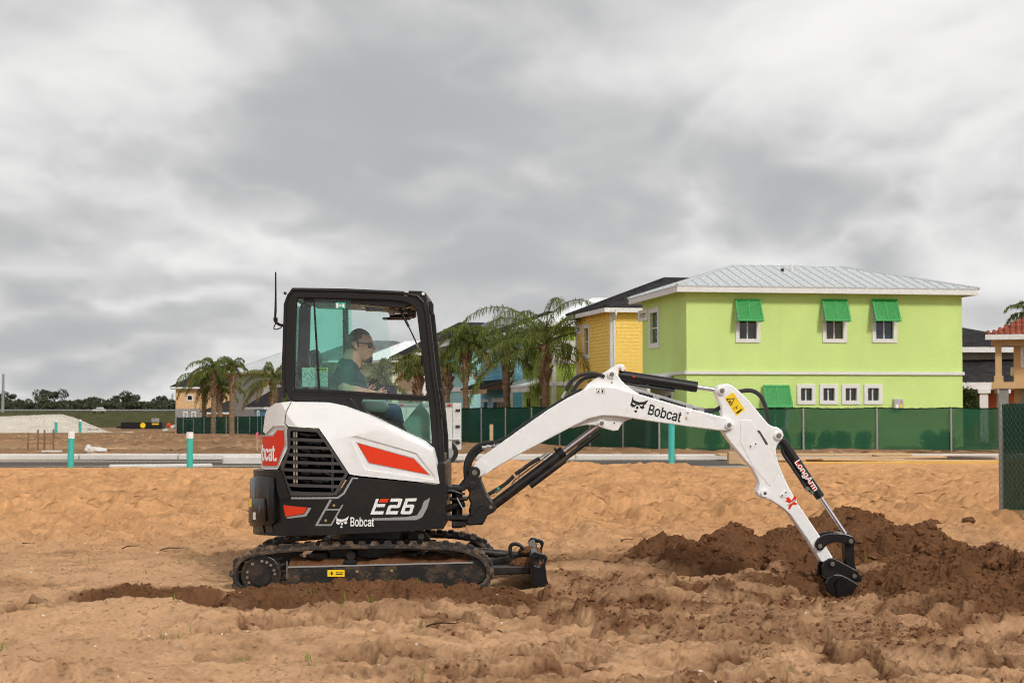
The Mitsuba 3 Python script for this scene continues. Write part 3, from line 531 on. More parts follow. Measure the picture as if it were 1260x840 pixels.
for ti, (y0, y1) in enumerate(((14.0, 14.30), (15.25, 15.55))):
    outer = rnd(loop_px(14.0), .03); inner = outer.buffer(-.034)
    tk = part('track', prism(outer.difference(inner), y0, y1, .008), 'rubber')
    ring = resample(np.array(sg.polygon.orient(outer, 1).exterior.coords)[:-1], .052); c0 = None
    for i, p in enumerate(ring):
        q = ring[(i + 1) % len(ring)] - ring[i - 1]; a = math.degrees(math.atan2(q[1], q[0]))
        nrm = np.array([q[1], -q[0]]) / np.linalg.norm(q); side_ = i % 2; yy = (y0 + .074 if side_ else y1 - .074)
        m = T().translate([p[0] + nrm[0] * .001, yy, p[1] + nrm[1] * .001]).rotate([0, 1, 0], -a).rotate([1, 0, 0], 180)
        if p[1] < .02: continue
        if c0 is None: c0 = part('lug', lug_mesh, 'rubber_lug', tk, smooth=False); scene[c0]['to_world'] = m
        else: dup(c0, tk, 'lug', m)
    # guide teeth on the inside, drive sprocket, idler, rollers
    sc, ic = at(320.5, 707.5, 14.0), at(583, 703.5, 14.0); yc = (y0 + y1) / 2
    r_s = .172; teeth = sg.Point(sc[0], sc[2]).buffer(r_s - .012, quad_segs=16)
    for k in range(19):
        a = k * 2 * math.pi / 19 + .08; teeth = teeth.union(sg.Polygon([(sc[0] + math.cos(a + da) * rr_, sc[2] + math.sin(a + da) * rr_) for da, rr_ in ((-.10, r_s - .02), (-.045, r_s + .026), (.045, r_s + .026), (.10, r_s - .02))]))
    sp = part('sprocket', prism(teeth, yc - .045, yc + .045, .006), 'track_frame_paint')
    sgn = -1 if ti == 0 else 1
    fy = (y0 + .004) if ti == 0 else (y1 - .004); yin = fy - sgn * .1
    part('rim', prism(sg.Point(sc[0], sc[2]).buffer(.165).difference(sg.Point(sc[0], sc[2]).buffer(.135)), min(fy - sgn * .02, yin), max(fy - sgn * .02, yin), .006), 'black_paint', sp)
    part('hub', cat([cyl([sc[0], yin, sc[2]], [sc[0], fy - sgn * .035, sc[2]], .137, 40), cyl([sc[0], yin, sc[2]], [sc[0], fy - sgn * .004, sc[2]], .090, 40, .084), cyl([sc[0], yin, sc[2]], [sc[0], fy + sgn * .002, sc[2]], .009, 10)]), 'black_paint', sp)
    if ti == 0:
        for a in (86, 128, 168, 190, 212, 20, 45, 5, -40, -75, -110, 65):
            p = np.array([sc[0] + .114 * math.cos(math.radians(a)), fy + .035, sc[2] + .114 * math.sin(math.radians(a))])
            part('wheel_bolt', cyl(p, p + [0, -.018, 0], .0125, 8), 'bright_metal', sp)
    il = part('idler', cat([cyl([ic[0], yc - .05, ic[2]], [ic[0], yc + .05, ic[2]], .150, 40), cyl([ic[0], yc - .11, ic[2]], [ic[0], yc + .11, ic[2]], .10, 32)]), 'track_frame_paint')
    if ti == 0:
        for k in range(9):
            a = math.radians(-75 + k * 19); p = np.array([ic[0] + .118 * math.cos(a), yc - .052, ic[2] + .118 * math.sin(a)]); part('tread_lug', cyl(p, p + [0, -.012, 0], .020, 10), 'black_paint', il)
    fr = part('track_frame', prism(rnd(xz([(353.5, 697.5), (581.5, 691.8), (582.5, 722), (354, 724)], 14.03), .012), y0 + .03, y1 - .03, .008), 'track_frame_paint')
    if ti == 0:
        part('frame_edge', px_prism([(354, 696.6), (581.5, 691), (581.5, 692.6), (354, 698.4)], 14.022, 14.05, .002, ref=14.03), 'silver_paint', fr)
        part('caution_label', px_prism([(403, 700.6), (424.2, 700.6), (424.2, 709), (403, 709)], 14.024, 14.032, .0, ref=14.03), 'yellow_decal', fr)
        part('label_mark', cat([px_prism([(408.3, 707.4), (406.6, 705.2), (408.4, 702), (410.0, 705.2)], 14.022, 14.03, 0, ref=14.03)] + [px_prism([(413.4, yy_), (422, yy_), (422, yy_ + 1), (413.4, yy_ + 1)], 14.022, 14.03, 0, ref=14.03) for yy_ in (703.4, 705.4)]), 'black_decal', fr)
        for c in ((439.5, 702.6), (482, 701.6)): p = at(*c, 14.03); part('bolt', cyl(p + [0, -.012, 0], p + [0, .01, 0], .012, 8), 'brass_bolt', fr)
        part('tension_pin', tube([at(353, 690, 14.03), at(353, 712, 14.03)], .008, 8), 'steel_pin', fr)
        rl = at(431.6, 683.3, 14.06); part('carrier_roller', cat([cyl(rl + [0, 0, 0], rl + [0, .2, 0], .037, 24), cyl(rl + [0, -.004, 0], rl + [0, .02, 0], .026, 20)]), 'black_paint', fr)
        part('roller_base', rbox(at(431.6, 690.5, 14.1), [.115, .16, .035], .012), 'black_paint', fr)
        # soil lying on the frame
        rs = np.random.default_rng(4); n = 140; xs = np.linspace(at(354, 690, 14.03)[0], at(580, 690, 14.03)[0], n); ys_ = np.linspace(14.045, 14.26, 17)
        gx, gy = np.meshgrid(xs, ys_, indexing='ij'); zt = np.interp(gx, [xs[0], xs[-1]], [at(354, 697, 14.03)[2], at(581, 691.5, 14.03)[2]])
        hz = zt + .004 + (.006 + .16 * meshkit.fbm(np.stack([gx * 5, gy * 5, gx * 0], -1), 4, 5) ** 1.8) * np.clip((gy - 14.04) / .09, 0, 1) + .03 * (meshkit.fbm(np.stack([gx * 28, gy * 28, gx * 0], -1), 3, 8) - .5)
        hz[[0, -1]] = zt[[0, -1]]; hz[:, [0, -1]] = zt[:, [0, -1]]; ii = np.arange(n * 17).reshape(n, 17); qd = np.stack([ii[:-1, :-1], ii[1:, :-1], ii[1:, 1:], ii[:-1, 1:]], -1).reshape(-1, 4)
        part('caked_soil', (np.stack([gx, gy, hz], -1).reshape(-1, 3), qd), 'clod_soil', fr, smooth=True, kind='stuff')
# frame between the tracks
part('cross_frame', cat([rbox([-1.2, CY, .27], [.9, .95, .16], .03), rbox([-1.6, CY, .22], [.16, 1.0, .12], .02), rbox([-.85, CY, .22], [.16, 1.0, .12], .02)]), 'black_paint')
lp = at(518.5, 659.5, 14.55)
dl = part('blade_lug', prism(rnd(xz([(500, 672), (503, 656), (513, 653.4), (523, 653.8), (529, 662), (532, 672)], 14.5), .015), 14.52, 14.57, .005), 'black_paint')
part('pin', cyl(lp + [0, -.05, 0], lp + [0, .1, 0], .026, 16), 'steel_pin', dl)
# ---- blade
bl = part('dozer_blade', prism(rnd(xz([(654, 682), (660, 680), (664, 688), (661.5, 700), (665.5, 714), (673, 729), (656.5, 725.5), (652.5, 704), (651.5, 692)], 14.0), .008), 14.03, 15.52, .006), 'black_paint')
ep = rnd(xz([(652, 683), (655.5, 679), (660, 678.6), (671.5, 681.6), (673.8, 686), (671, 695), (673, 712), (678.5, 729.5), (666, 727), (657.6, 725.6), (656.6, 706), (653.6, 693)], 14.0), .012).difference(sg.Polygon(xz([(657.5, 687.5), (666.5, 686.5), (668.4, 690), (664, 695.5), (659, 694.5)], 14.0)).buffer(.008))
part('end_plate', prism(ep, 13.985, 14.035, .006), 'black_gloss', bl); part('end_plate', prism(ep, 15.515, 15.565, .006), 'black_gloss', bl)
for yy in (14.34, 15.06):
    part('blade_arm', px_prism([(565, 694), (606, 697.3), (652, 696.4), (653, 706.6), (606, 708), (565, 712)], yy, yy + .12, .012, ref=14.3), 'black_paint', bl)
part('blade_arm', px_prism([(560, 690), (602, 687.5), (646, 678), (652, 680), (652, 688), (606, 694), (560, 700)], 14.72, 14.83, .012, ref=14.75), 'black_paint', bl)
part('blade_cylinder', cyl(at(525, 672, 14.77), at(640, 683.5, 14.77), .036, 20), 'black_paint', bl)
part('tie_down_loop', tube([at(630, 684, 14.62), at(626.8, 675), at(628.5, 669.2), at(633.5, 667.6), at(641, 671.5), at(651, 680)] if False else [at(a, b, 14.62) for a, b in ((630.5, 686), (627.6, 676), (629, 670.4), (634, 668.6), (642, 672.4), (652, 681))], .016, 10, 24), 'black_paint', bl)
rs = np.random.default_rng(9)
for (px, py, sx, sz, yy) in ((648, 691.5, .13, .055, 14.5), (652, 676.5, .09, .045, 14.7)):
    c = at(px, py, yy); k = 700; P = rs.normal(0, 1, (k, 3)); P[:, 2] = np.abs(P[:, 2]); P /= np.linalg.norm(P, axis=1, keepdims=True); P *= (rs.random(k) ** .33)[:, None] * [sx, .14, sz]
    part('caked_soil', trimesh.Trimesh(*stones(rs, c[0] + P[:, 0], c[1] + P[:, 1], c[2] - .02 + P[:, 2], .010 + .014 * rs.random(k)), process=False), 'clod_soil', bl, smooth=False, kind='stuff')

# ---- swing post
yk = 14.66
sw = part('swing_post', prism(rnd(xz([(576.5, 582), (577.5, 576.5), (582, 573.4), (588, 574.6), (591.4, 581), (592.2, 591), (599, 608), (607, 617.5), (610.2, 624.5), (607.5, 630.5), (599.8, 634), (594.2, 645.2), (574.5, 646.4), (573, 640), (577.5, 632), (576.6, 627.5), (579, 619), (575.6, 612), (577.5, 606), (575, 601.4), (564.5, 601.4), (565.2, 595.6), (572.3, 587)], yk), .015), yk, 14.90, .014), 'black_paint')
for pl in ([(577, 595), (583, 591.5), (586, 596.5), (582, 602.5), (577, 601)], [(578, 624), (590, 619), (594, 619.5), (586, 628), (583, 634.5), (579, 636)]): part('rib', px_prism(pl, yk - .008, yk + .02, .006, r=.008), 'black_paint', sw)
for (c, rr_) in (((584, 581), .050), ((604, 623.4), .032)):
    p = at(*c, yk); part('boss', cyl(p + [0, -.012, 0], p + [0, .26, 0], rr_, 28), 'black_paint', sw); part('pin', cat([cyl(p + [0, -.024, 0], p + [0, .27, 0], rr_ * .45, 18), cyl(p + [0, -.028, 0], p + [0, 0, 0], rr_ * .26, 6)]), 'steel_pin', sw)
for (x0, x1, za, zb) in ((545, 573, 597.5, 603.5), (553, 576, 611.5, 615.5), (545, 576, 633.5, 639.5), (556, 574, 641, 648)):
    a, b = at(x0, za, 14.7), at(x1, zb, 14.7); part('king_lug', rbox([(a[0] + b[0]) / 2, CY, (a[2] + b[2]) / 2], [b[0] - a[0], .26, a[2] - b[2]], .01), 'black_paint', sw)
p = at(562.5, 600, CY); part('king_pin', cyl([p[0], CY, at(0, 649, CY)[2]], [p[0], CY, at(0, 596, CY)[2]], .045, 20), 'black_paint', sw)
part('swing_cylinder', cat([cyl(at(546, 627, 14.72), at(571, 619, 14.68), .032, 18)]), 'black_paint', sw)
part('swing_rod', cyl(at(562, 612, 14.64), at(570, 627, 14.64), .007, 8), 'bright_metal', sw)
for k, pl in enumerate(([(546, 606), (551, 604), (558, 604), (565, 606.5), (572, 607)], [(546, 612), (550, 607), (557, 605.4), (566, 607.6)], [(546, 631), (551, 637.5), (559, 640), (570, 640)], [(546, 626), (549, 634), (556, 638.5), (566, 640.4)])):
    part('swing_hose', tube([at(a, b, 14.62 + .03 * k) for a, b in pl], .011, 8, 18), 'hose_rubber', sw)

# ---- boom
YB0, YB1 = 14.65, 14.90
bm = part('boom', prism(rnd(xz([(580.5, 577), (584.5, 569.2), (590, 563.8), (674, 504), (700, 488.6), (719.5, 478.6), (730, 475.2), (742, 474.6), (757, 476.4), (775, 481.2), (800, 488.8), (842, 500.8), (867, 507), (893, 513.6), (901, 516.5), (904, 523), (901, 528.4), (894, 530), (882, 529.2), (850, 525.2), (800, 518), (779, 514.8), (760, 512.2), (742, 511), (724, 515.2), (701, 526.4), (636, 560.4), (598, 582.4), (588, 587.8), (583, 586)], YB0), .012), YB0, YB1, .010), 'white_paint')
for pl in ([(716, 482), (723, 472.5), (736, 463.4), (750, 453.8), (757.5, 449.2), (763.5, 447.4), (768, 449.2), (769.3, 453.4), (767.6, 456.6), (764.4, 456.6), (764.6, 453.4), (762.6, 452.4), (760.8, 454.6), (760.8, 462), (764.2, 467.4), (771, 474), (780, 480.5), (790, 487), (765, 486), (740, 480)],
           [(698, 528.4), (711, 524.9), (721.5, 522.6), (731.6, 523), (741.6, 526.8), (755, 530.1), (760.8, 529.2), (764, 523), (770, 517.4), (779, 515), (770, 508), (740, 505), (718, 512)]):
    part('bracket', px_prism(pl, YB0 + .055, YB1 - .055, .008, .008), 'white_paint', bm)
for pl in ([(583.6, 569.8), (592.6, 563.0), (605.5, 578.0), (597.6, 583)], [(866, 508.3), (873, 509.2), (871.4, 526.8), (862.5, 526.0)][:0] or [(775.6, 482.4), (776.6, 482.6), (770.2, 513.0), (769.2, 512.8)], [(865.6, 508.6), (866.6, 508.8), (864.4, 526), (863.4, 526)]):
    part('weld_plate', px_prism(pl, YB0 - .003, YB0 + .02, .002), 'white_paint', bm)
p_ = sg.LineString(xz([(870, 511), (876, 512.2), (880, 515.2), (880.5, 521.5), (878, 525.2), (871, 525.4)], YB0)).buffer(.003); part('weld_line', prism(p_, YB0 - .004, YB0 + .01, .001), 'white_paint', bm)
for (c, r1, yy) in (((752.7, 460.4), .032, YB0 + .052), ((740.3, 520.4), .032, YB0 + .052), ((897, 522.6), .030, YB0)):
    p = at(*c, yy); part('boss', cyl(p + [0, -.022, 0], p + [0, .17, 0], r1, 28), 'white_paint', bm)
    part('pin', cat([cyl(p + [0, -.032, 0], p + [0, .19, 0], r1 * .60, 20), cyl(p + [0, -.040, 0], p + [0, 0, 0], r1 * .36, 6)]), 'steel_pin', bm)
for c in ((752.8, 470.5), (755.8, 520.3)): p = at(*c, YB0 + .054); part('grease_hole', cyl(p + [0, -.002, 0], p + [0, .01, 0], .007, 10), 'black_decal', bm)
part('clamp_plate', px_prism([(844, 504.6), (849.6, 506), (850.2, 512), (847, 517), (843, 516.2)], YB0 - .006, YB0 + .01, .003, .006), 'white_paint', bm)
for c in ((846.3, 507.4), (844.6, 513.6)): p = at(*c, YB0); part('bolt', cyl(p + [0, -.014, 0], p + [0, .01, 0], .008, 8), 'brass_bolt', bm)
for px0 in (733.4, 739.6): part('lift_label', px_prism([(px0, 477.6), (px0 + 4.6, 477.9), (px0 + 4.4, 484.6), (px0 - .2, 484.3)], YB0 - .002, YB0 + .002, 0), 'grey_decal', bm); part('lift_mark', px_prism([(px0 + .7, 478.5), (px0 + 3.8, 478.8), (px0 + 3.6, 483.6), (px0 + .5, 483.4)], YB0 - .0035, YB0 + .002, 0), 'white_decal', bm)
part('lift_mark', px_prism([(741.0, 479.2), (742.6, 479.2), (742.2, 481), (742.8, 482.8), (740.6, 482.8)], YB0 - .005, YB0 + .002, 0), 'black_decal', bm)
part('lift_mark', px_prism([(734.6, 482.8), (736.8, 479.6), (737.2, 482.9)], YB0 - .005, YB0 + .002, 0), 'black_decal', bm)
a, b = at(795.9, 509.0, YB0), at(836.8, 518.9, YB0)
part('maker_lettering', lettering('Bobcat', a + [0, .0005, 0], b + [0, .0005, 0], .086, .004), 'black_decal', bm)
e_ = (b - a) / np.linalg.norm(b - a); emblem(at(785.8, 497.6, YB0), e_, .066, 'black_decal', YB0, bm)
# lift cylinder under the boom
c0, c1 = at(604, 623.4, CY), at(740.3, 520.4, CY); ax = (c1 - c0) / np.linalg.norm(c1 - c0); Lc = np.linalg.norm(c1 - c0)
nn = np.array([-ax[2], 0, ax[0]]); nn = nn if nn[2] > 0 else -nn
lc = part('lift_cylinder', cat([cyl(c0, c0 + ax * Lc * .64, .044, 28), cyl(c0 - [0, .04, 0], c0 + [0, .04, 0], .05, 20)]), 'black_paint')
part('collar', cat([cyl(c0 + ax * Lc * .615, c0 + ax * Lc * .66, .056, 28), cyl(c0 + ax * Lc * .62 + nn * .03, c0 + ax * Lc * .62 + nn * .075, .012, 8)]), 'black_gloss', lc)
part('rod', cyl(c0 + ax * Lc * .64, c1, .026, 24), 'chrome', lc); part('rod_eye', cyl(c1 - [0, .05, 0], c1 + [0, .05, 0], .045, 24), 'black_paint', lc)
gd0, gd1 = at(652, 597, 14.73), at(738, 532, 14.73); part('guard', cyl(gd0, gd1, .020, 12), 'black_paint', lc)
g2 = gd0 + (gd1 - gd0) * .02; part('guard_bracket', cat([cyl(gd0 + [0, 0, -.006], gd0 + (gd1 - gd0) * .5 + [0, .0, -.006], .028, 12)]), 'black_paint', lc)
for o, k0, k1 in ((.062, .22, .60), (.085, .28, .58)):
    part('steel_pipe', tube([c0 + ax * Lc * k0 + nn * .05 + [0, -.03, 0], c0 + ax * Lc * (k0 + .03) + nn * o + [0, -.03, 0], c0 + ax * Lc * (k1 - .03) + nn * o + [0, -.03, 0], c0 + ax * Lc * k1 + nn * .045 + [0, -.03, 0]], .007, 8), 'bright_metal', lc)
part('hose', tube([at(a, b, 14.70) for a, b in ((601, 608), (612, 601.5), (619, 597), (632, 585))], .016, 10, 20), 'hose_rubber', lc)
part('hose', tube([at(a, b, 14.70) for a, b in ((634, 583), (647, 574), (656, 568), (664, 563.5))], .016, 10, 20), 'hose_rubber', lc)
for c in ((613, 602.5), (642, 577), (672, 560)): p = at(*c, 14.70); part('fitting', cyl(p - ax * .03, p + ax * .03, .014, 8), 'bright_metal', lc)
p = at(612.4, 602, 14.69); part('plug', cyl(p, p + ax * .02, .016, 8), 'green_decal', lc)
# arm cylinder above the boom
c0, c1 = at(752.7, 460.4, CY), at(888.2, 480.6, CY); ax = (c1 - c0) / np.linalg.norm(c1 - c0); Lc = np.linalg.norm(c1 - c0)
ac = part('arm_cylinder', cat([cyl(c0 + ax * .06, c0 + ax * Lc * .775, .047, 30), cyl(c0 - [0, .04, 0], c0 + [0, .04, 0], .042, 20)]), 'black_trim')
part('rod', cyl(c0 + ax * Lc * .77, c1, .020, 20), 'chrome', ac); part('rod_eye', cyl(c1 - [0, .05, 0], c1 + [0, .05, 0], .047, 24), 'black_paint', ac)
p = c0 + ax * .19 + np.array([0, -.047, .008]); part('cap_plug', cyl(p + [0, .006, 0], p - [0, .006, 0], .010, 10), 'red_orange', ac)
part('cylinder_pipe', tube([c0 + ax * .09 + [0, .0, -.055], c0 + ax * .35 + [0, 0, -.062], c0 + ax * .55 + [0, 0, -.058]], .013, 8, 10), 'hose_rubber', ac)
# ---- arm
YA0, YA1 = 14.68, 14.87
ARM = [(880.2, 481), (882.6, 475.4), (888, 472.4), (895, 471.6), (901, 474), (906, 478), (912, 483), (923, 494), (936, 510), (945.6, 521.5), (950, 524), (957, 525.6), (962.5, 529.4), (964.6, 535), (963.4, 539), (959.6, 543), (956.4, 547.6), (955, 553), (955.4, 560), (958.6, 571), (967, 591.6), (982, 619.5), (1010, 660.5), (1025.5, 686.5), (1018, 691.5), (1010.8, 691), (994, 664), (972, 632.5), (964, 625.5), (957, 620.5), (948, 615), (942, 613.6), (935, 611.5), (931.2, 605), (933, 600.5), (934.2, 595.5), (932.6, 589.4), (926.4, 577), (917, 566.4), (898, 543.5), (889.4, 530.4), (888.8, 520), (889.2, 512), (887.8, 502), (885.2, 494), (882.2, 487.5)]
am = part('arm', prism(rnd(xz(ARM, YA0), .012), YA0, YA1, .010), 'white_paint')
part('side_plate', px_prism([(901, 516.4), (925, 516.4), (932, 529.5), (935.5, 531.5), (945, 549), (952, 566), (957.5, 573), (957.6, 578), (953.6, 588), (947.8, 599), (930, 578), (926, 573), (912, 545), (910.8, 518.5)], YA0 - .006, YA0 + .02, .003, .01), 'white_paint', am)
part('access_slot', px_prism([(932.4, 528.8), (935, 529.6), (945, 545.5), (944.4, 547.6), (942, 546.6), (934.6, 533.6), (931.6, 530.6)], YA0 - .0075, YA0 + .001, 0), 'engine_metal', am)
for (c, r1, pin) in (((888.2, 480.6), .034, 1), ((958, 535.6), .036, 1), ((941, 606.6), .032, 0)):
    p = at(*c, YA0); part('boss', cyl(p + [0, -.022, 0], p + [0, .20, 0], r1, 28), 'white_paint', am)
    if pin: part('pin', cat([cyl(p + [0, -.032, 0], p + [0, .21, 0], r1 * .60, 20), cyl(p + [0, -.040, 0], p + [0, 0, 0], r1 * .36, 6)]), 'steel_pin', am)
    else: part('bore', cyl(p + [0, -.024, 0], p + [0, .0, 0], r1 * .42, 20), 'engine_metal', am)
for (pl, cs) in (([(921.6, 549.6), (926, 545.4), (931, 543.4), (932.6, 546.6), (926, 551.8), (922.8, 552)], ((923.6, 549.0), (929.8, 545.8))), ([(960.4, 608), (966, 603.6), (969, 605), (968.6, 607.8), (963.6, 612.2), (960.6, 611)], ((962.6, 609.4), (967, 605.4)))):
    pt = part('mount_pad', px_prism(pl, YA0 - .012, YA0 + .01, .003, .006), 'white_paint', am)
    for c in cs: p = at(*c, YA0 - .012); part('mount_bore', cyl(p + [0, -.002, 0], p + [0, .01, 0], .008, 10), 'engine_metal', am)
yl = part('warning_label', px_prism([(891.4, 489.4), (902.2, 482.2), (916.8, 504.2), (906.2, 511.2)], YA0 - .003, YA0 + .002, 0), 'yellow_decal', am)
tri = sg.Polygon(xz([(893.4, 490.4), (904.4, 489.6), (899.4, 499.6)], YA0)); part('warning_mark', prism(tri.difference(tri.buffer(-.007)), YA0 - .0045, YA0 + .002, 0), 'black_decal', am)
part('warning_mark', cat([px_prism(pl, YA0 - .0045, YA0 + .002, 0) for pl in ([(897.4, 492), (899, 491.6), (898.6, 493.6), (900.6, 494), (899, 497), (898.8, 494.8), (897.2, 494.6)], [(905.2, 501.4), (906.6, 500.6), (907.4, 502), (906, 502.8)], [(905.4, 507.6), (910.6, 503.8), (912, 502.2), (913.6, 503.4), (911.2, 506), (907, 509.2)], [(901.8, 502.6), (908.4, 498.4), (908.6, 499), (902.2, 503.2)])]), 'black_decal', am)
xk = part('arm_emblem', cat([px_prism(pl, YA0 - .0045, YA0 + .002, 0) for pl in ([(966.6, 612.6), (970.6, 611.2), (974, 615.8), (977.2, 610.2), (980.4, 610.6), (977.6, 617), (982, 619.4), (979.6, 620.4), (975.6, 620.4), (972, 626), (969.8, 626), (971.6, 618.8), (966, 616), (968.6, 615)],)]), 'red_decal', am)
part('arm_emblem_bar', cat([px_prism(pl, YA0 - .006, YA0 + .002, 0) for pl in ([(967, 621.4), (980, 613.6), (980.4, 615), (967.6, 622.8)],)]), 'white_decal', am)
for k in range(6): part('arm_emblem_letter', px_prism([(968.2 + 2 * k, 621.2 - 1.2 * k), (969.4 + 2 * k, 620.5 - 1.2 * k), (969.6 + 2 * k, 621.2 - 1.2 * k), (968.4 + 2 * k, 621.9 - 1.2 * k)], YA0 - .0075, YA0 + .002, 0), 'black_decal', am)
# bucket cylinder, links, bucket
c0, c1 = at(958, 535.6, CY), at(1046, 665.4, CY); ax = (c1 - c0) / np.linalg.norm(c1 - c0); Lc = np.linalg.norm(c1 - c0); nn = np.array([-ax[2], 0, ax[0]])
bc = part('bucket_cylinder', cat([cyl(c0 + ax * .05, c0 + ax * Lc * .585, .040, 28), cyl(c0 - [0, .04, 0], c0 + [0, .04, 0], .04, 20)]), 'black_trim')
part('rod', cyl(c0 + ax * Lc * .58, c1, .019, 20), 'chrome', bc); part('rod_eye', cat([cyl(c1 - [0, .05, 0], c1 + [0, .05, 0], .036, 24), cyl(c1 - ax * .075, c1, .026, 16)]), 'black_paint', bc)
pp = [c0 + ax * Lc * t - nn * (.055 if nn[0] > 0 else -.055) * (1 if .13 < t < .50 else .7) + [0, -.01, 0] for t in (.10, .14, .2, .3, .4, .47, .5)]
part('cylinder_pipe', tube(pp, .016, 8, 20), 'hose_rubber', bc)
part('fitting', cat([cyl(pp[-2] - [0, .02, 0], pp[-2] + [0, .02, 0], .02, 10), cyl(pp[-1], pp[-1] + ax * .03, .02, 10)]), 'steel_pin', bc)
ta, tb = c0 + ax * Lc * .235, c0 + ax * Lc * .515
for off, dz, mat_, hgt in ((.0, 0, 'white_decal', .052),):
    na = np.array([ax[2], 0, -ax[0]]); na = -na if na[2] < 0 else na
    part('stripe', trimesh.Trimesh(np.array([ta + na * .004, tb + na * .004, tb - na * .016, ta - na * .016, ta + na * .004 + [0, -.003, 0], tb + na * .004 + [0, -.003, 0], tb - na * .016 + [0, -.003, 0], ta - na * .016 + [0, -.003, 0]]) + np.array([0, -.0402, 0]), np.array([[4, 5, 6], [4, 6, 7], [0, 2, 1], [0, 3, 2], [0, 1, 5], [0, 5, 4], [3, 6, 2], [3, 7, 6]]), process=False), 'red_decal', bc, smooth=False)
    tx = lettering('LongArm', ta - na * .022 + [0, -.0425, 0], tb - na * .022 + [0, -.0425, 0], .050, .004)
    part('cylinder_lettering', tx, 'white_decal', bc)
YL0, YL1 = 14.655, 14.685
def link(pts, w, y0, y1): return prism(sg.LineString(xz(pts, y0)).buffer(w, quad_segs=8), y0, y1, .006)
for y0, y1 in ((YL0, YL1), (14.865, 14.895)):
    part('bucket_link', prism(rnd(xz([(1003.4, 672.5), (1003, 667.5), (1006, 662.6), (1013, 658), (1022, 655.8), (1034, 655.8), (1043, 657.2), (1050, 659.8), (1052.6, 665), (1050.6, 670.2), (1046, 671.8), (1041, 669), (1033, 666.8), (1024, 667.2), (1017, 670.4), (1012, 676.4), (1007.6, 677.2)], YL0), .012), y0, y1, .006), 'black_gloss')
bkx = lambda pl, y0, y1, b=.008, r=.012: px_prism(pl, y0, y1, b, r, ref=14.66)
part('bucket_link', bkx([(1040, 664), (1043, 660), (1049.5, 660), (1052, 664), (1052.6, 690), (1056, 706), (1051, 712.5), (1045, 708), (1041.6, 690)], 14.70, 14.85), 'black_gloss')
bk = part('bucket', bkx([(1011.4, 697), (1014, 690.4), (1020, 686.6), (1026, 686), (1031.4, 688.8), (1055, 701.4), (1060.6, 712.4), (1068, 715.4), (1071.4, 718.6), (1069.5, 724.4), (1063, 728.4), (1053, 728.6), (1042, 722), (1030, 716), (1020, 714.5), (1012, 706)], 14.655, 14.685), 'black_gloss')
part('ear', bkx([(1011.4, 697), (1014, 690.4), (1020, 686.6), (1026, 686), (1031.4, 688.8), (1055, 701.4), (1060.6, 712.4), (1068, 715.4), (1071.4, 718.6), (1069.5, 724.4), (1063, 728.4), (1053, 728.6), (1042, 722), (1030, 716), (1020, 714.5), (1012, 706)], 14.865, 14.895), 'black_gloss', bk)
CUR = [(1013, 712), (1018, 706.8), (1026, 704.4), (1034, 705.8), (1040, 708.6), (1062, 722), (1066, 728), (1058, 740), (1044, 748), (1028, 748), (1017, 737), (1012.6, 724)]
part('side_wall', bkx([(1027, 707.5), (1034, 705.8), (1041, 709.5), (1062, 722.6), (1066, 728), (1060, 738), (1046, 746), (1034, 744), (1027.6, 733), (1025.4, 720)], 14.545, 14.565), 'black_gloss', bk)
part('side_wall', bkx(CUR, 14.985, 15.005), 'black_gloss', bk)
part('cutter', bkx([(1012, 716), (1016, 708.8), (1023, 705), (1031, 705.2), (1034.6, 708), (1027, 711.4), (1022.8, 716.4), (1023.6, 724.6), (1026, 728.4), (1019, 729.4), (1014, 724)], 14.535, 14.56), 'black_gloss', bk)
shell_o = sg.Polygon(xz(CUR, 14.66)).buffer(.0); part('shell', prism(rnd(shell_o, .02).difference(rnd(shell_o, .02).buffer(-.016)).difference(sg.Polygon(xz([(1000, 716), (1014, 708), (1024, 726), (1020, 760), (1000, 760)], 14.66))), 14.555, 14.995, .003), 'black_gloss', bk)
far_disc = sg.Polygon(xz([(1003.5, 700), (1008, 691), (1014, 687), (1022, 692), (1026, 706), (1024, 722), (1016, 731), (1010, 728), (1004.5, 716)], 14.99)); part('cheek', prism(rnd(far_disc, .03), 14.90, 14.96, .01), 'black_gloss', bk)
for c in ((1024, 693.2), (1051, 708), (1061.5, 719.6), (1046.6, 665.2), (1008.6, 671.4)):
    p = at(*c, 14.655); part('pin_boss', cyl(p + [0, -.012, 0], p + [0, .05, 0], .030, 24), 'black_gloss', bk); part('pin', cat([cyl(p + [0, -.022, 0], p + [0, .26, 0], .019, 16), cyl(p + [0, -.028, 0], p + [0, 0, 0], .010, 6)]), 'steel_pin', bk)
p = at(1038, 703.5, 14.655); part('grease_point', cyl(p + [0, -.008, 0], p + [0, .01, 0], .014, 12), 'black_trim', bk)

# ---- hoses
def hose(name, pts, y, r, k=40, mat='hose_rubber', dy=0): return part(name, tube([at(a, b, y) for a, b in pts], r, 10, k), mat)
for k, (dx, dy_) in enumerate(((0, 0), (2.6, 2.2), (5, 4.6))):
    hose('boom_hose', [(574.6 + dx * 1.3, 594), (572.2 + dx * 1.2, 580), (574 + dx, 566 + dy_ * .7), (580 + dx, 555 + dy_), (589 + dx, 547.6 + dy_), (600 + dx, 544.2 + dy_ * .9), (608 + dx, 543.6 + dy_ * .6)], 14.70 + .05 * k, .0155)
hose('boom_hose', [(602, 544.6), (612, 542.4), (625, 536.6), (640, 525), (665, 508.6), (700, 486.4), (716, 478.5)], 14.70, .011)
hose('boom_pipe', [(606, 548.6), (616, 546), (628, 538.6), (645, 525.6), (670, 508.4), (700, 488.8), (714, 481)], 14.74, .008, mat='bright_metal')
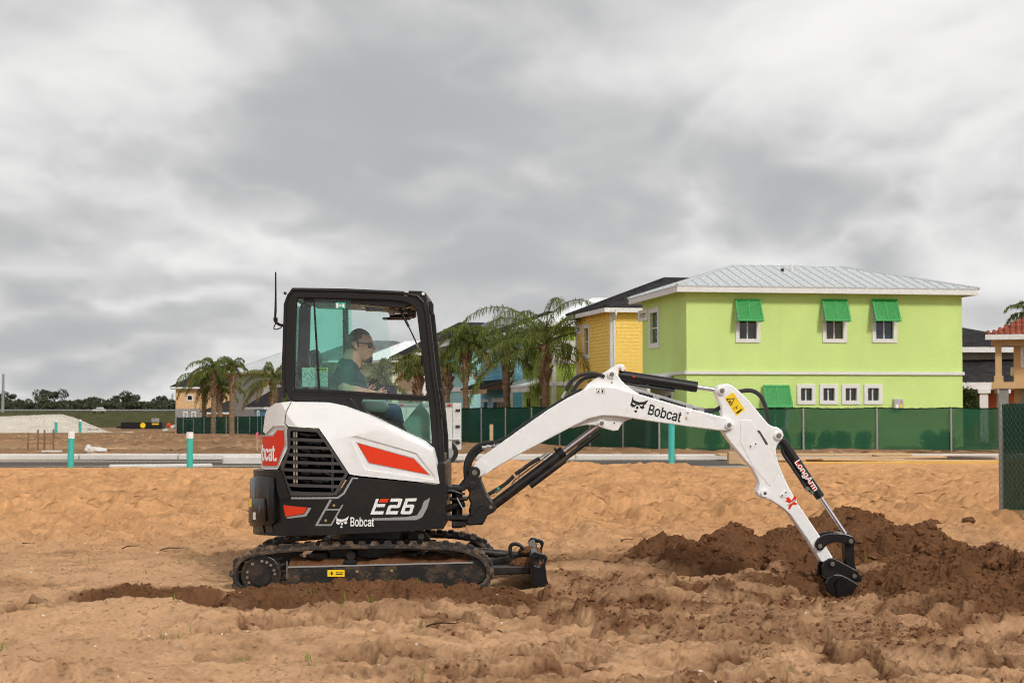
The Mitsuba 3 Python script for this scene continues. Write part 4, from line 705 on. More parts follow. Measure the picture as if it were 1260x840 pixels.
for c in ((596, 551), (601.5, 549.6), (606, 547.6)): p = at(*c, 14.72); part('fitting', cyl(p - [.022, 0, -.004], p + [.022, 0, .004], .016, 8), 'bright_metal')
for k, (dx, dy_) in enumerate(((0, 0), (8, 3.4))):
    hose('bend_hose', [(696.5 + dx, 481 + dy_ * .6), (702 + dx * .95, 470.5 + dy_), (711 + dx * .8, 463 + dy_), (722 + dx * .6, 459.8 + dy_), (734 + dx * .3, 460 + dy_ * .9), (744, 463.6 + dy_)], 14.70 + .06 * k, .0165)
    p = at(694.5 + dx, 485 + dy_ * .6, 14.70 + .06 * k); part('fitting', cyl(p - [.02, 0, .03], p + [.016, 0, .026], .013, 8), 'bright_metal')
hose('arm_hose', [(855, 502.6), (864, 504.6), (873, 505.4), (882, 503.6), (889, 497.4), (894, 490)], 14.78, .0185)
hose('arm_pipe', [(766, 474.6), (790, 481), (822, 490.6), (848, 498.4), (858, 502)], 14.72, .010, mat='silver_paint')
hose('arm_pipe', [(786, 484), (815, 491.6), (846, 501.4), (864, 506)], 14.80, .012, mat='hose_rubber')
for c in ((807.6, 488), (848, 500), (862, 503.8)): p = at(*c, 14.76); part('clamp', rbox(p, [.06, .08, .04], .008), 'bright_metal')
hose('over_hose', [(909, 481.6), (917, 480.4), (926, 480.8), (934, 485.4), (940, 495), (943.4, 507), (943.8, 521)], 14.78, .0185)
# ---- cab
YC0, YC1 = 14.40, 15.45
OUT = [(358, 494.5), (347.8, 474.6), (347, 451), (349.6, 372.6), (353.6, 362), (359.5, 353.7), (427.5, 354.8), (496, 358), (516, 361.4), (524.6, 369), (528.4, 380), (537.6, 466.6), (542.4, 501), (546, 540), (547.4, 594), (541, 594), (537.5, 575), (531.5, 553), (520, 543.2), (450, 510.2), (430, 502), (415, 496.4)]
UPW = [(364.9, 366.6), (478, 369.4), (497, 371.4), (507, 375.6), (512.6, 383), (525.4, 486.6), (392, 478.6), (361.8, 478.2)]
LOW = [(443.6, 490.8), (527.4, 493.4), (531.8, 546.6), (452.5, 506.4)]
cb = part('cab', px_prism(OUT, YC0, YC0 + .07, .010, .012, holes=((UPW, .02), (LOW, .012))), 'black_trim')
FARW = [(364.9, 366.6), (407, 367.8), (408, 478.6), (361.8, 478.2)]; FARD = [(414, 368.6), (478, 369.4), (497, 371.4), (507, 375.6), (512.6, 383), (532, 570), (418, 570)]
part('far_frame', px_prism(OUT[:14] + [(547.4, 594), (400, 594), (380, 540)], YC1 - .06, YC1, .008, .012, holes=((FARW, .02), (FARD, .02)), ref=YC0), 'black_trim', cb)
def across(name, pts, mat, y0=YC0 + .03, y1=YC1 - .03, b=.006, r=.006): return part(name, px_prism(pts, y0, y1, b, r, ref=YC0), mat, cb)
across('roof', [(354, 362), (360, 353.9), (428, 355), (496, 358.4), (516, 361.8), (524, 368.6), (526, 377), (514, 372), (498, 366.4), (428, 363.6), (363, 362.4), (356, 367.6)], 'black_trim')
across('headliner', [(372, 365), (440, 366), (500, 369), (506, 374), (496, 379), (440, 373.6), (374, 371)], 'black_body')
part('visor', px_prism([(503, 357.6), (519.5, 358.2), (523.6, 360), (525, 364), (525.4, 369), (522.6, 372.4), (514, 364.8), (503, 360.6)], YC0 - .01, YC1 + .01, .005, .004, ref=YC0), 'black_trim', cb)
p = at(520.8, 361.4, YC0 - .01); part('visor_bolt', cyl(p, p - [0, .006, 0], .013, 14), 'white_decal', cb)
part('roof_label', px_prism([(497.6, 358.4), (501.6, 358.6), (501.6, 364), (497.6, 363.6)], YC0 - .004, YC0 + .01, 0), 'white_decal', cb)
part('door_post_lamp', px_prism([(527, 371), (531, 370.4), (533, 374), (533, 384), (530.6, 385.4), (528.2, 383)], YC0 + .02, YC0 + .10, .004, .004, ref=YC0), 'black_trim', cb)
part('front_sill', rbox([at(538, 560, YC0)[0] + .02, (YC0 + YC1) / 2, .80], [.05, 1.0, .55], .01), 'black_trim', cb)
part('handrail', tube([at(a, b, YC0 - .02) for a, b in ((541, 478), (543.6, 484), (544.6, 495), (545.2, 508), (543.6, 513))], .011, 8, 16), 'black_trim', cb)
across('rear_wall', [(349, 452), (358, 478.5), (362, 490), (360, 496), (352, 478)], 'black_trim')
across('floor', [(420, 560), (540, 572), (542, 594), (420, 590)], 'black_trim')
# raised outer rail of the roof and pillars
rail = sg.LineString(xz([(349.4, 488), (348.6, 452), (351.2, 374), (355, 363.6), (360.6, 356.4), (428, 357.4), (496, 360.6), (513.5, 364.4), (520.6, 371.6), (524, 383), (533, 466), (538, 502), (541.6, 541), (543, 590)], YC0)).buffer(.013, quad_segs=6)
part('outer_rail', prism(rail, YC0 - .016, YC0 + .03, .009), 'black_body', cb)
part('window_rail', px_prism([(362, 477.6), (392, 478.4), (526, 486.8), (526, 490), (392, 482.4), (362, 481.2)], YC0 - .010, YC0 + .02, .004), 'black_body', cb)
part('divider', px_prism([(384.8, 366.4), (386.6, 366.4), (393.6, 480), (391, 480)], YC0 + .015, YC0 + .05, .002, ref=YC0), 'black_body', cb)
for pl in ([(358.5, 488.4), (364, 486.4), (431, 489), (434, 491.4), (446, 508), (440, 507), (425, 500.4), (414, 495.6), (361, 493.4)],): part('cover_trim', px_prism(pl, YC0 - .02, YC0 + .02, .005, .003), 'black_body', cb)
part('vent', px_prism([(391, 488.8), (428, 490.6), (436, 502.4), (425, 498.6), (396, 493.6)], YC0 - .026, YC0, .003, .004), 'black_gloss', cb)
part('trim_strip', prism(sg.LineString(xz([(432, 503.4), (450, 509.6), (480, 523.6), (520, 542.6), (532.6, 551.4)], YC0)).buffer(.009), YC0 - .03, YC0 + .02, .004), 'black_body', cb)
part('door_catch', px_prism([(427, 488.6), (431, 489.4), (437, 499.4), (434, 500)], YC0 - .034, YC0, .003, .003), 'black_trim', cb)
# glass
def sheet(pts, y, ref=None, r=0):
    p = sg.Polygon(xz(pts, YC0 if ref is None else ref)).buffer(0)
    if r: p = rnd(p, r)
    v, f = trimesh.creation.triangulate_polygon(p, engine='earcut'); return trimesh.Trimesh(np.stack([v[:, 0], np.full(len(v), y), v[:, 1]], 1), f, process=False)
part('rear_quarter_pane', sheet([(363.5, 366), (386, 366.4), (392.4, 479), (360.6, 478.6)], YC0 + .042), 'cab_glass', cb, smooth=False)
part('sliding_pane', sheet([(385, 366.4), (431.6, 367.6), (435.2, 481.6), (392, 479)], YC0 + .030), 'cab_glass', cb, smooth=False)
part('fixed_pane', sheet([(385, 366.4), (460, 368.8), (470, 373), (475, 384), (486, 484.6), (392, 479)], YC0 + .046, r=.004), 'clear_glass', cb, smooth=False)
part('lower_pane', sheet([(442.6, 490.2), (528.2, 492.8), (532.6, 548), (452, 507)], YC0 + .04), 'cab_glass', cb, smooth=False)
part('far_quarter_pane', sheet(FARW, YC1 - .03), 'cab_glass', cb, smooth=False)
x_r = at(352.5, 420, YC0)[0]; zt_, zb_ = at(0, 370, YC0)[2], at(0, 478, YC0)[2]
part('rear_pane', trimesh.Trimesh(np.array([[x_r, YC0 + .06, zb_], [x_r, YC1 - .06, zb_], [x_r, YC1 - .06, zt_], [x_r, YC0 + .06, zt_]]), np.array([[0, 1, 2], [0, 2, 3]]), process=False), 'cab_glass', cb, smooth=False)
# notices
part('notice', px_prism([(371.6, 452), (403.6, 452), (403.6, 475.8), (371.6, 475.8)], YC0 + .060, YC0 + .063, 0, ref=YC0 + .06), 'notice_print', cb)
part('notice_heading', px_prism([(387.4, 452), (403.6, 452), (403.6, 456.8), (387.4, 456.8)], YC0 + .057, YC0 + .061, 0, ref=YC0 + .06), 'yellow_decal', cb)
part('notice_heading_mark', cat([px_prism([(389 + 3.4 * k, 453.2), (391.2 + 3.4 * k, 453.2), (391.2 + 3.4 * k, 455.6), (389 + 3.4 * k, 455.6)], YC0 + .055, YC0 + .058, 0, ref=YC0 + .06) for k in range(4)]), 'black_decal', cb)
part('exit_sign', px_prism([(412.6, 371.8), (425.2, 371.8), (425.2, 379.6), (412.6, 379.6)], YC0 + .012, YC0 + .022, 0, ref=YC0), 'green_decal', cb)
part('exit_mark', cat([px_prism(pl, YC0 + .009, YC0 + .013, 0, ref=YC0) for pl in ([(413.6, 372.8), (416.2, 372.8), (416.2, 378.6), (413.6, 378.6)], [(416.9, 375.8), (418.9, 374.2), (418.9, 375.3), (420.4, 375.3), (420.4, 376.3), (418.9, 376.3), (418.9, 377.4)], [(421.3, 373), (422.5, 373), (422.7, 374.2), (424.3, 374.8), (423.2, 376), (424.3, 378.5), (422.7, 378.3), (421.5, 376.8), (420.7, 378.3), (421.1, 375)])]), 'white_decal', cb)
# inside: seat, consoles, levers, headlining gear, gas strut
ysm = 14.93
part('seat', prism(rnd(xz([(388, 452), (394, 447), (402, 450), (409, 470), (414, 498), (462, 503), (470, 508), (468, 516), (404, 514), (396, 500), (388, 472)], ysm), .02), ysm - .24, ysm + .24, .03), 'seat_vinyl', cb)
part('headrest', prism(rnd(xz([(382, 432), (391, 430), (396, 442), (393, 450), (384, 450)], ysm), .015), ysm - .12, ysm + .12, .02), 'seat_vinyl', cb)
part('seat_console', prism(rnd(xz([(420, 491), (474, 490), (478, 500), (474, 508), (440, 506)], 14.62), .02), 14.55, 14.68, .02), 'console_plastic', cb)
part('front_console', prism(rnd(xz([(496, 522), (519, 494), (529, 510), (530, 556), (510, 545)], 14.7), .01), 14.56, 14.72, .01), 'console_plastic', cb)
part('instrument_pod', prism(rnd(xz([(458, 482), (468, 472), (486, 474), (488, 486), (470, 490)], 15.15), .01), 15.1, 15.3, .01), 'seat_vinyl', cb)
part('lever', cat([tube([at(a, b, 14.66) for a, b in ((474, 496), (475.5, 488), (476.5, 470.6))], [.014, .013, .018], 10, 8)]), 'black_trim', cb)
part('lever', cat([tube([at(a, b, 15.16) for a, b in ((455, 484), (456.5, 474), (460, 466))], [.02, .022, .026], 10, 8)]), 'black_trim', cb)
part('door_handle', rbox(at(366.5, 472, YC0 + .1), [.03, .03, .075], .008), 'black_trim', cb)
rg = np.random.default_rng(17)
for (px, py, sx, sz, yy, mt) in ((499, 381, .10, .05, 14.75, 'engine_metal'), (485, 377, .13, .04, 14.9, 'black_gloss'), (507, 386, .07, .06, 14.6, 'black_trim'), (495, 389, .22, .035, 15.0, 'black_body'), (482, 384, .05, .045, 14.62, 'console_plastic'), (503, 378, .05, .02, 14.55, 'brass_bolt'), (488, 392, .25, .02, 15.2, 'black_trim'), (447, 377, .03, .03, 14.6, 'white_decal'), (462, 381, .18, .025, 14.9, 'engine_metal')):
    part('roof_fitting', rbox(at(px, py, yy), [sx, .12, sz], .008), mt, cb)
part('gas_strut', cat([cyl(at(489, 374, YC0 + .1), at(503, 402, YC0 + .1), .011, 10), cyl(at(503, 402, YC0 + .1), at(515.5, 428, YC0 + .1), .006, 8)]), 'black_trim', cb)
p = at(513, 424, YC0 + .09); part('strut_end', cyl(p - [0.012, 0, -.03], p + [.012, 0, -.03], .008, 8), 'bright_metal', cb)
part('wiper_motor', rbox(at(520, 443, YC0 + .12), [.03, .06, .07], .01), 'black_trim', cb)
# aerial
aer = part('aerial', tube([at(a, b, 14.6) for a, b in ((339.2, 334.6), (339.3, 365), (339.0, 382), (338.6, 391))], [.006, .008, .011, .010], 8), 'black_trim')
part('aerial_base', cat([tube([at(a, b, 14.6) for a, b in ((338.8, 391), (339.4, 396))], [.020, .017], 10), tube([at(a, b, 14.6) for a, b in ((338.8, 396), (344, 399.5), (350, 400.5))], .012, 8), tube([at(a, b, 14.6) for a, b in ((339.4, 398), (338.4, 405), (342.5, 404.5), (347, 401.6))], .005, 6, 14)]), 'black_trim', aer)
p = at(352.3, 361.5, 14.5); part('roof_knob', cyl(p, p + [-.02, 0, .012], .012, 8), 'black_trim', cb)

# ------------------------------------------------------------------ the operator
PR = thing('person', 'man in dark teal T-shirt, jeans and dark glasses sitting at the excavator controls', 'person')
yp = 14.90
J = lambda px, py, dy=0.0: at(px, py, yp + dy)
head_c = J(444.5, 424.0)
# skin: head with neck, arms with hands, one surface
S = 1.0 / 120
def Hd(dx, dy, dz): return head_c + np.array([dx * S, dy * S, -dz * S])
bones = [[(Hd(-1.5, 0, -5.5), 11.2 * S), (Hd(-5.5, 0, -2.5), 10.6 * S), (Hd(1.5, 0, -3), 10.6 * S)], [(Hd(-1, 0, -3), 10.5 * S), (Hd(4.5, 0, 6), 8 * S), (Hd(-1, 0, 7), 9.0 * S)], [(Hd(4.5, 0, 6), 8.3 * S), (Hd(5.8, 0, 14), 5.4 * S), (Hd(0, 0, 11), 6.8 * S)],
         [(Hd(8.2, 0, 14.5), 3.2 * S), (Hd(8.2, 0, 9.5), 3.6 * S), (Hd(4, 0, 12), 5 * S)],
         [(Hd(10.0, 0, -2.0), 1.5 * S), (Hd(13.4, 0, 4.2), 1.7 * S), (Hd(9.8, 0, 5.2), 2.2 * S)], [(Hd(13.2, 0, 4.0), 1.7 * S), (Hd(11, -1.6, 5), 1.4 * S), (Hd(11, 1.6, 5), 1.4 * S)], [(Hd(10.6, 0, 8.0), 1.2 * S), (Hd(10.4, 1.5, 8.4), 1.0 * S), (Hd(10.4, -1.5, 8.4), 1.0 * S), (Hd(9, 0, 8.2), 2 * S)], [(Hd(10.0, 0, 10.2), 1.3 * S), (Hd(8.5, 1.6, 10.4), 1.4 * S), (Hd(8.5, -1.6, 10.4), 1.4 * S)],
         [(Hd(-5, 0, 5), 9.2 * S), (J(431, 448), 11.2 * S)], [(J(431, 448), 11.2 * S), (J(425, 460), 11.5 * S)]]
for s in (-1, 1): bones.append([(Hd(-4.5, s * 10.4, -1), 1.4 * S), (Hd(-6, s * 11.3, 2), 1.5 * S), (Hd(-4.2, s * 10.4, 4.5), 1.3 * S)])
sh = {-1: J(423, 459, -.17), 1: J(423, 459, .17)}
el = {-1: J(423, 479, -.235), 1: J(430, 482, .24)}; wr = {-1: at(463, 485.5, 14.70), 1: at(449, 486, 15.12)}
grip = {-1: at(475, 485, 14.66), 1: at(458, 482, 15.14)}
for s in (-1, 1):
    bones += [[(sh[s], .062), (el[s], .050)], [(el[s], .050), (el[s] + (wr[s] - el[s]) * .35, .048)], [(el[s] + (wr[s] - el[s]) * .35, .048), (wr[s], .031)]]
    hv = grip[s] - wr[s]; hv /= np.linalg.norm(hv); palm = wr[s] + hv * .045
    bones.append([(wr[s], .029), (palm + [0, 0, .022], .018), (palm + [0, 0, -.026], .017)])
    for k in range(4):
        b0 = palm + hv * .03 + np.array([0, 0, .028 - .019 * k]); b1 = b0 + hv * (.026 - .003 * abs(k - 1)) + [0, s * .006, 0]; b2 = b1 + np.array([0, -s * .024, -.004]) + hv * .004; b3 = b2 + np.array([0, -s * .012, -.002]) - hv * .016
        bones += [[(b0, .0105), (b1, .0098)], [(b1, .0098), (b2, .0088)], [(b2, .0088), (b3, .008)]]
    t0 = wr[s] + hv * .02 + [0, -s * .012, .02]; t1 = t0 + hv * .03 + [0, -s * .012, .026]; t2 = t1 + hv * .024 + [0, 0, .012]; bones += [[(t0, .013), (t1, .0115)], [(t1, .0115), (t2, .0095)]]
part_p = lambda n, m, mat, **k: obj(n, m, mat, PR, **k)
part_p('body', chainbody(bones, .012, 8), 'skin', smooth=True)
hp = J(413, 502)
shirt = [[(J(429.5, 450.5), 12.2 * S), (sh[-1] + [0, .03, .01], .068), (sh[1] + [0, -.03, .01], .068)], [(sh[-1] + [0, .04, -.03], .085), (sh[1] + [0, -.04, -.03], .085), (J(416, 478, -.1), .125), (J(416, 478, .1), .125), (J(437, 470), .10)],
         [(J(416, 478, -.1), .125), (J(416, 478, .1), .125), (J(416, 500, -.1), .13), (J(416, 500, .1), .13), (J(436, 482, -.05), .12), (J(436, 482, .05), .12), (J(432, 496), .13)]]
for s in (-1, 1): shirt.append([(sh[s], .078), (sh[s] + (el[s] - sh[s]) * .35, .076), (sh[s] + (el[s] - sh[s]) * .50, .072)])
sm = chainbody(shirt, .02, 10); n_ = sm.vertex_normals; sm.vertices = sm.vertices + n_ * ((meshkit.fbm(sm.vertices * [18, 18, 9], 3, 5) - .5) * .022)[:, None]
part_p('shirt', sm, 'shirt', smooth=True)
jn = [[(J(416, 504, -.1), .125), (J(416, 504, .1), .125), (J(424, 508), .12)]]
for s in (-1, 1):
    kn, ft = J(484, 507, s * .15), J(492, 548, s * .14); jn += [[(J(420, 508, s * .09), .105), (kn, .075)], [(kn, .075), (J(490, 526, s * .145), .066)], [(J(490, 526, s * .145), .066), (ft, .05)]]
    part_p('shoe', tm(hull_pts([(ft + [-.02, 0, -.06], .042), (ft + [.06, 0, -.07], .038), (ft + [.16, 0, -.085], .03)])), 'shoe', smooth=40)
jm = chainbody(jn, .02, 10); jm.vertices = jm.vertices + jm.vertex_normals * ((meshkit.fbm(jm.vertices * 14, 3, 6) - .5) * .016)[:, None]; part_p('jeans', jm, 'jeans', smooth=True)
hr = [[(Hd(-2.2, 0, -6.0), 11.3 * S), (Hd(-6.0, 0, -2.8), 10.5 * S)], [(Hd(-6.6, 0, -2), 10.1 * S), (Hd(-6.2, 0, 4), 8.6 * S)], [(Hd(.4, 0, -6.6), 9.6 * S), (Hd(-2, 0, -6), 11.2 * S)]]
for s in (-1, 1): hr.append([(Hd(-2.4, s * 6.2, -3.6), 4.6 * S), (Hd(-5, s * 6.2, 1.5), 4.4 * S), (Hd(-.8, s * 7.0, -1.0), 3.2 * S)])
part_p('hair', chainbody(hr, .02, 6), 'hair', smooth=True)
bd = [[(Hd(9.6, 0, 13.6), 2.6 * S), (Hd(7.4, 2.4, 16), 3.2 * S), (Hd(7.4, -2.4, 16), 3.2 * S), (Hd(9.4, 0, 16.6), 2.6 * S)], [(Hd(10.6, 2.2, 8.9), 1.0 * S), (Hd(10.6, -2.2, 8.9), 1.0 * S), (Hd(11.2, 0, 7.9), 1.1 * S)]]
for s in (-1, 1): bd.append([(Hd(9.6, s * 3, 9.6), 1.2 * S), (Hd(8.6, s * 3.2, 14), 1.6 * S)])
part_p('beard', chainbody(bd, .01, 4), 'beard', smooth=True)
gl = part_p('sunglasses', tm(hull_pts([(Hd(9.3, -6.4, -1.8), 1.3 * S), (Hd(9.0, -6.4, 2.4), 1.6 * S), (Hd(11.2, -1.4, -1.2), 1.1 * S), (Hd(11.2, -1.8, 2.2), 1.2 * S)]) + hull_pts([(Hd(9.3, 6.4, -1.8), 1.3 * S), (Hd(9.0, 6.4, 2.4), 1.6 * S), (Hd(11.2, 1.4, -1.2), 1.1 * S), (Hd(11.2, 1.8, 2.2), 1.2 * S)]) + hull_pts([(Hd(11.8, -1.6, -.8), .7 * S), (Hd(11.8, 1.6, -.8), .7 * S)])), 'black_gloss', smooth=40)
for s in (-1, 1): obj('temple', tube([Hd(9.2, s * 7.4, -1.2), Hd(3, s * 10.2, -1.4), Hd(-4, s * 10.9, -1.2), Hd(-7, s * 10.3, 1)], .0055, 6, 12), 'black_gloss', gl)
# ------------------------------------------------------------------ setting: road, kerbs
def asphalt(p, n, uv):
    t = fbm(p.x * .25, p.y * 1.4, 0, 4); s = smoothstep(.50, .66, fbm(p.x * .12 + 4, p.y * 1.1, 2, 3))
    return mix(mix((.085, .08, .076), (.15, .135, .12), t), (.42, .36, .30), s * .8)
add('asphalt', diffuse(proc(asphalt)))
add('concrete', diffuse(proc(lambda p, n, uv: mix((.52, .50, .47), (.72, .70, .66), fbm(p.x * 1.2, p.y * 3, p.z * 3, 4)))))
def strip(x0, x1, y0, y1, z, n=60):
    x = np.linspace(x0, x1, n); v = np.array([[a, b, z] for a in x for b in (y0, y1)]); i = np.arange(n - 1) * 2
    return trimesh.Trimesh(v, np.vstack([np.stack([i, i + 2, i + 3], 1), np.stack([i, i + 3, i + 1], 1)]), process=False)
struct('road', strip(-70, 6.2, 41.9, 51.2, -.035), 'asphalt', smooth=False)
rk = np.random.default_rng(31)
def kerb(label, pts, w, h0, h1, n=0):
    """a kerb cast in lengths with open joints between them"""
    k = thing('kerb', label, 'kerb'); p = np.array(pts, float); s = np.r_[0, np.cumsum(np.linalg.norm(np.diff(p, axis=0), axis=1))]; L = 3.0; m = max(1, int(round(s[-1] / L)))
    for i in range(m):
        t0, t1 = s[-1] * i / m + .012, s[-1] * (i + 1) / m - .012; a = np.array([np.interp(t0, s, p[:, j]) for j in (0, 1)]); b = np.array([np.interp(t1, s, p[:, j]) for j in (0, 1)])
        d = (b - a) / np.linalg.norm(b - a); ln = np.linalg.norm(b - a); c = (a + b) / 2; mm = rbox([0, 0, 0], [ln, w, h1 - h0], .035); mm.apply_transform(rot([0, 0, 1], math.degrees(math.atan2(d[1], d[0])))); mm.apply_translation([c[0], c[1], (h0 + h1) / 2 + rk.uniform(-.006, .006)])
        obj('kerb_length', mm, 'concrete', k)
    return k
kerb('long pale concrete kerb along the far side of the road', [(-45, 51.0), (7.5, 50.4), (16.5, 50.6)], .42, -.2, .115)
kerb('short white kerb at the near edge of the road, running left of the cab', [(-10.2, 43.2), (-9.2, 43.6), (-8.2, 44.0), (-7.7, 44.0)], .24, -.15, .045)
kerb('low concrete kerb nose in the road just left of the excavator tail', [(-7.9, 46.9), (-7.4, 47.3), (-6.6, 47.2), (-4.8, 47.0)], .9, -.1, .16)
# two capped pipe stand-ups near, one behind the boom, two far off
add('teal_pvc', principled((.05, .44, .38), .4)); add('white_pvc', principled((.78, .77, .75), .4))
def standpipe(px, py0, py1, y, r, label, lean=0, cap=True):
    k = thing('standpipe', label, 'pipe'); a, b = at(px, py1, y), at(px + lean, py0, y); a = a + [0, 0, -.3]
    c = b - (b - a) / np.linalg.norm(b - a) * (.12 if cap else 0)
    obj('pipe', cyl(a, c, r, 24), 'teal_pvc', k)
    if cap: obj('cap', cat([cyl(c - (b - a) * .02, b, r * 1.1, 24), cyl(b, b + [0, 0, .012], r * 1.1, 24, r * .8)]), 'white_pvc', k)
standpipe(86.4, 532, 574, 42.2, .078, 'teal upright pipe with a white cap, leftmost beside the road', 1.6)
standpipe(233.6, 532, 574, 42.2, .078, 'teal upright pipe with a white cap, nearest left of the excavator tail', 0)
standpipe(826, 506, 570.5, 44.5, .082, 'teal upright pipe seen below the boom', .4, False)
standpipe(69, 516.8, 527.5, 128, .11, 'tiny teal pipe in front of the pale sand heap', 0)
standpipe(98.6, 516.2, 527, 128, .11, 'tiny teal pipe right of the sand heap foot', 0)
add('stake_wood', diffuse(proc(lambda p, n, uv: mix((.16, .10, .06), (.30, .20, .12), noise(p.x * 40, p.y * 40, p.z * 6)))))
add('pale_wood', diffuse(proc(lambda p, n, uv: mix((.46, .31, .18), (.62, .44, .27), fbm(p.x * 3, p.y * 14, p.z * 30, 3)))))
for i, (px, t, b) in enumerate(((34.6, 532, 553), (46.5, 528.4, 553), (54.4, 528.4, 553.4), (65.6, 528, 552.6))):
    a, c = at(px, b + 4, 59), at(px + rk.uniform(-.4, .4), t, 59)
    single('wooden_stake', rbox((a + c) / 2, [.055, .055, c[2] - a[2]], .008), 'stake_wood', ['shortest brown stake, leftmost of the four', 'second brown stake from the left', 'third brown stake from the left', 'rightmost of the four brown stakes'][i], 'stake', 'brown stakes beyond the road')
add('pink_ribbon', diffuse((.70, .16, .20)))
for px, t, b, y, col, lab in ((316.6, 532, 554, 56, 'pale_wood', 'slim survey stake with a pink ribbon left of the white tail cover'), (216.3, 526, 534, 120, 'pale_wood', 'small pale survey stake at the left end of the far fence'), (604.6, 522, 546, 62, 'pale_wood', 'upright pale board leaning at the fence above the boom hoses')):
    k = thing('survey_stake', lab, 'stake'); a, c = at(px, b, y), at(px, t, y); w = .13 if px > 600 else .05
    obj('stake', rbox((a + c) / 2, [w, .03, c[2] - a[2]], .005), col, k)
    if px < 600: obj('ribbon', box(c + [0, -.02, -.10], [.07, .02, .22]), 'pink_ribbon', k)

# ------------------------------------------------------------------ houses
def stucco(c, k=1.0): return proc(lambda p, n, uv: mi.Color3f(*c) * (.90 + .13 * fbm(p.x * .9, p.y * .9, p.z * .6, 4) + .08 * noise(p.x * 2.4, p.y * 2.4, p.z * .12) + .05 * noise(p.x * 14, p.y * 14, p.z * 14)))
def shingle(c):
    def fn(p, n, uv):
        r = dr.floor(p.z * 16); k = mikit.cell_rand(dr.floor(p.x * 3 + r * .5), r, dr.floor(p.y * 3)); return mi.Color3f(*c) * (.7 + .6 * k)
    return proc(fn)
for nm, c in (('wall_green', (.57, .74, .26)), ('wall_grey', (.36, .35, .33)), ('wall_peach', (.62, .40, .22)), ('wall_tan', (.60, .40, .21)), ('wall_cream', (.62, .62, .47))): add(nm, diffuse(stucco(c)))
for nm, c in (('siding_yellow', (.88, .62, .17)), ('siding_lime', (.40, .54, .12)), ('siding_blue', (.20, .48, .66)), ('siding_teal', (.32, .54, .52)), ('siding_beige', (.56, .42, .28)), ('siding_pale_yellow', (.68, .54, .22)), ('siding_orange', (.60, .20, .085))): add(nm, diffuse(c))
add('trim_white', diffuse((.74, .73, .71))); add('trim_tan', diffuse((.55, .38, .22))); add('fascia_white', diffuse((.74, .74, .73)))
add('window_glass', principled((.010, .013, .016), .06, specular=.7)); add('glass_brown', principled((.045, .04, .022), .15, specular=.6)); add('glass_blue', principled((.02, .035, .07), .1, specular=.6))
add('shutter_green', principled((.006, .29, .045), .5)); add('metal_roof', principled((.47, .50, .51), .45, metallic=.2)); add('metal_roof_grey', principled((.16, .165, .17), .4, metallic=.3)); add('metal_roof_white', principled((.66, .70, .70), .45))
add('shingle_dark', diffuse(shingle((.040, .038, .040)))); add('shingle_grey', diffuse(shingle((.16, .17, .17)))); add('tile_red', diffuse(shingle((.27, .085, .055)))); add('tile_roof_green', diffuse(shingle((.22, .24, .23))))
add('door_paint', diffuse((.66, .64, .60))); add('porch_dark', diffuse((.05, .045, .04))); add('meter_grey', principled((.42, .42, .42), .5)); add('block_grey', diffuse(proc(lambda p, n, uv: mix((.22, .22, .21), (.36, .35, .33), fbm(p.x * 2, p.y * 2, p.z * 3, 3)))))
ANG = math.degrees(math.atan2(1.39, 6.8))
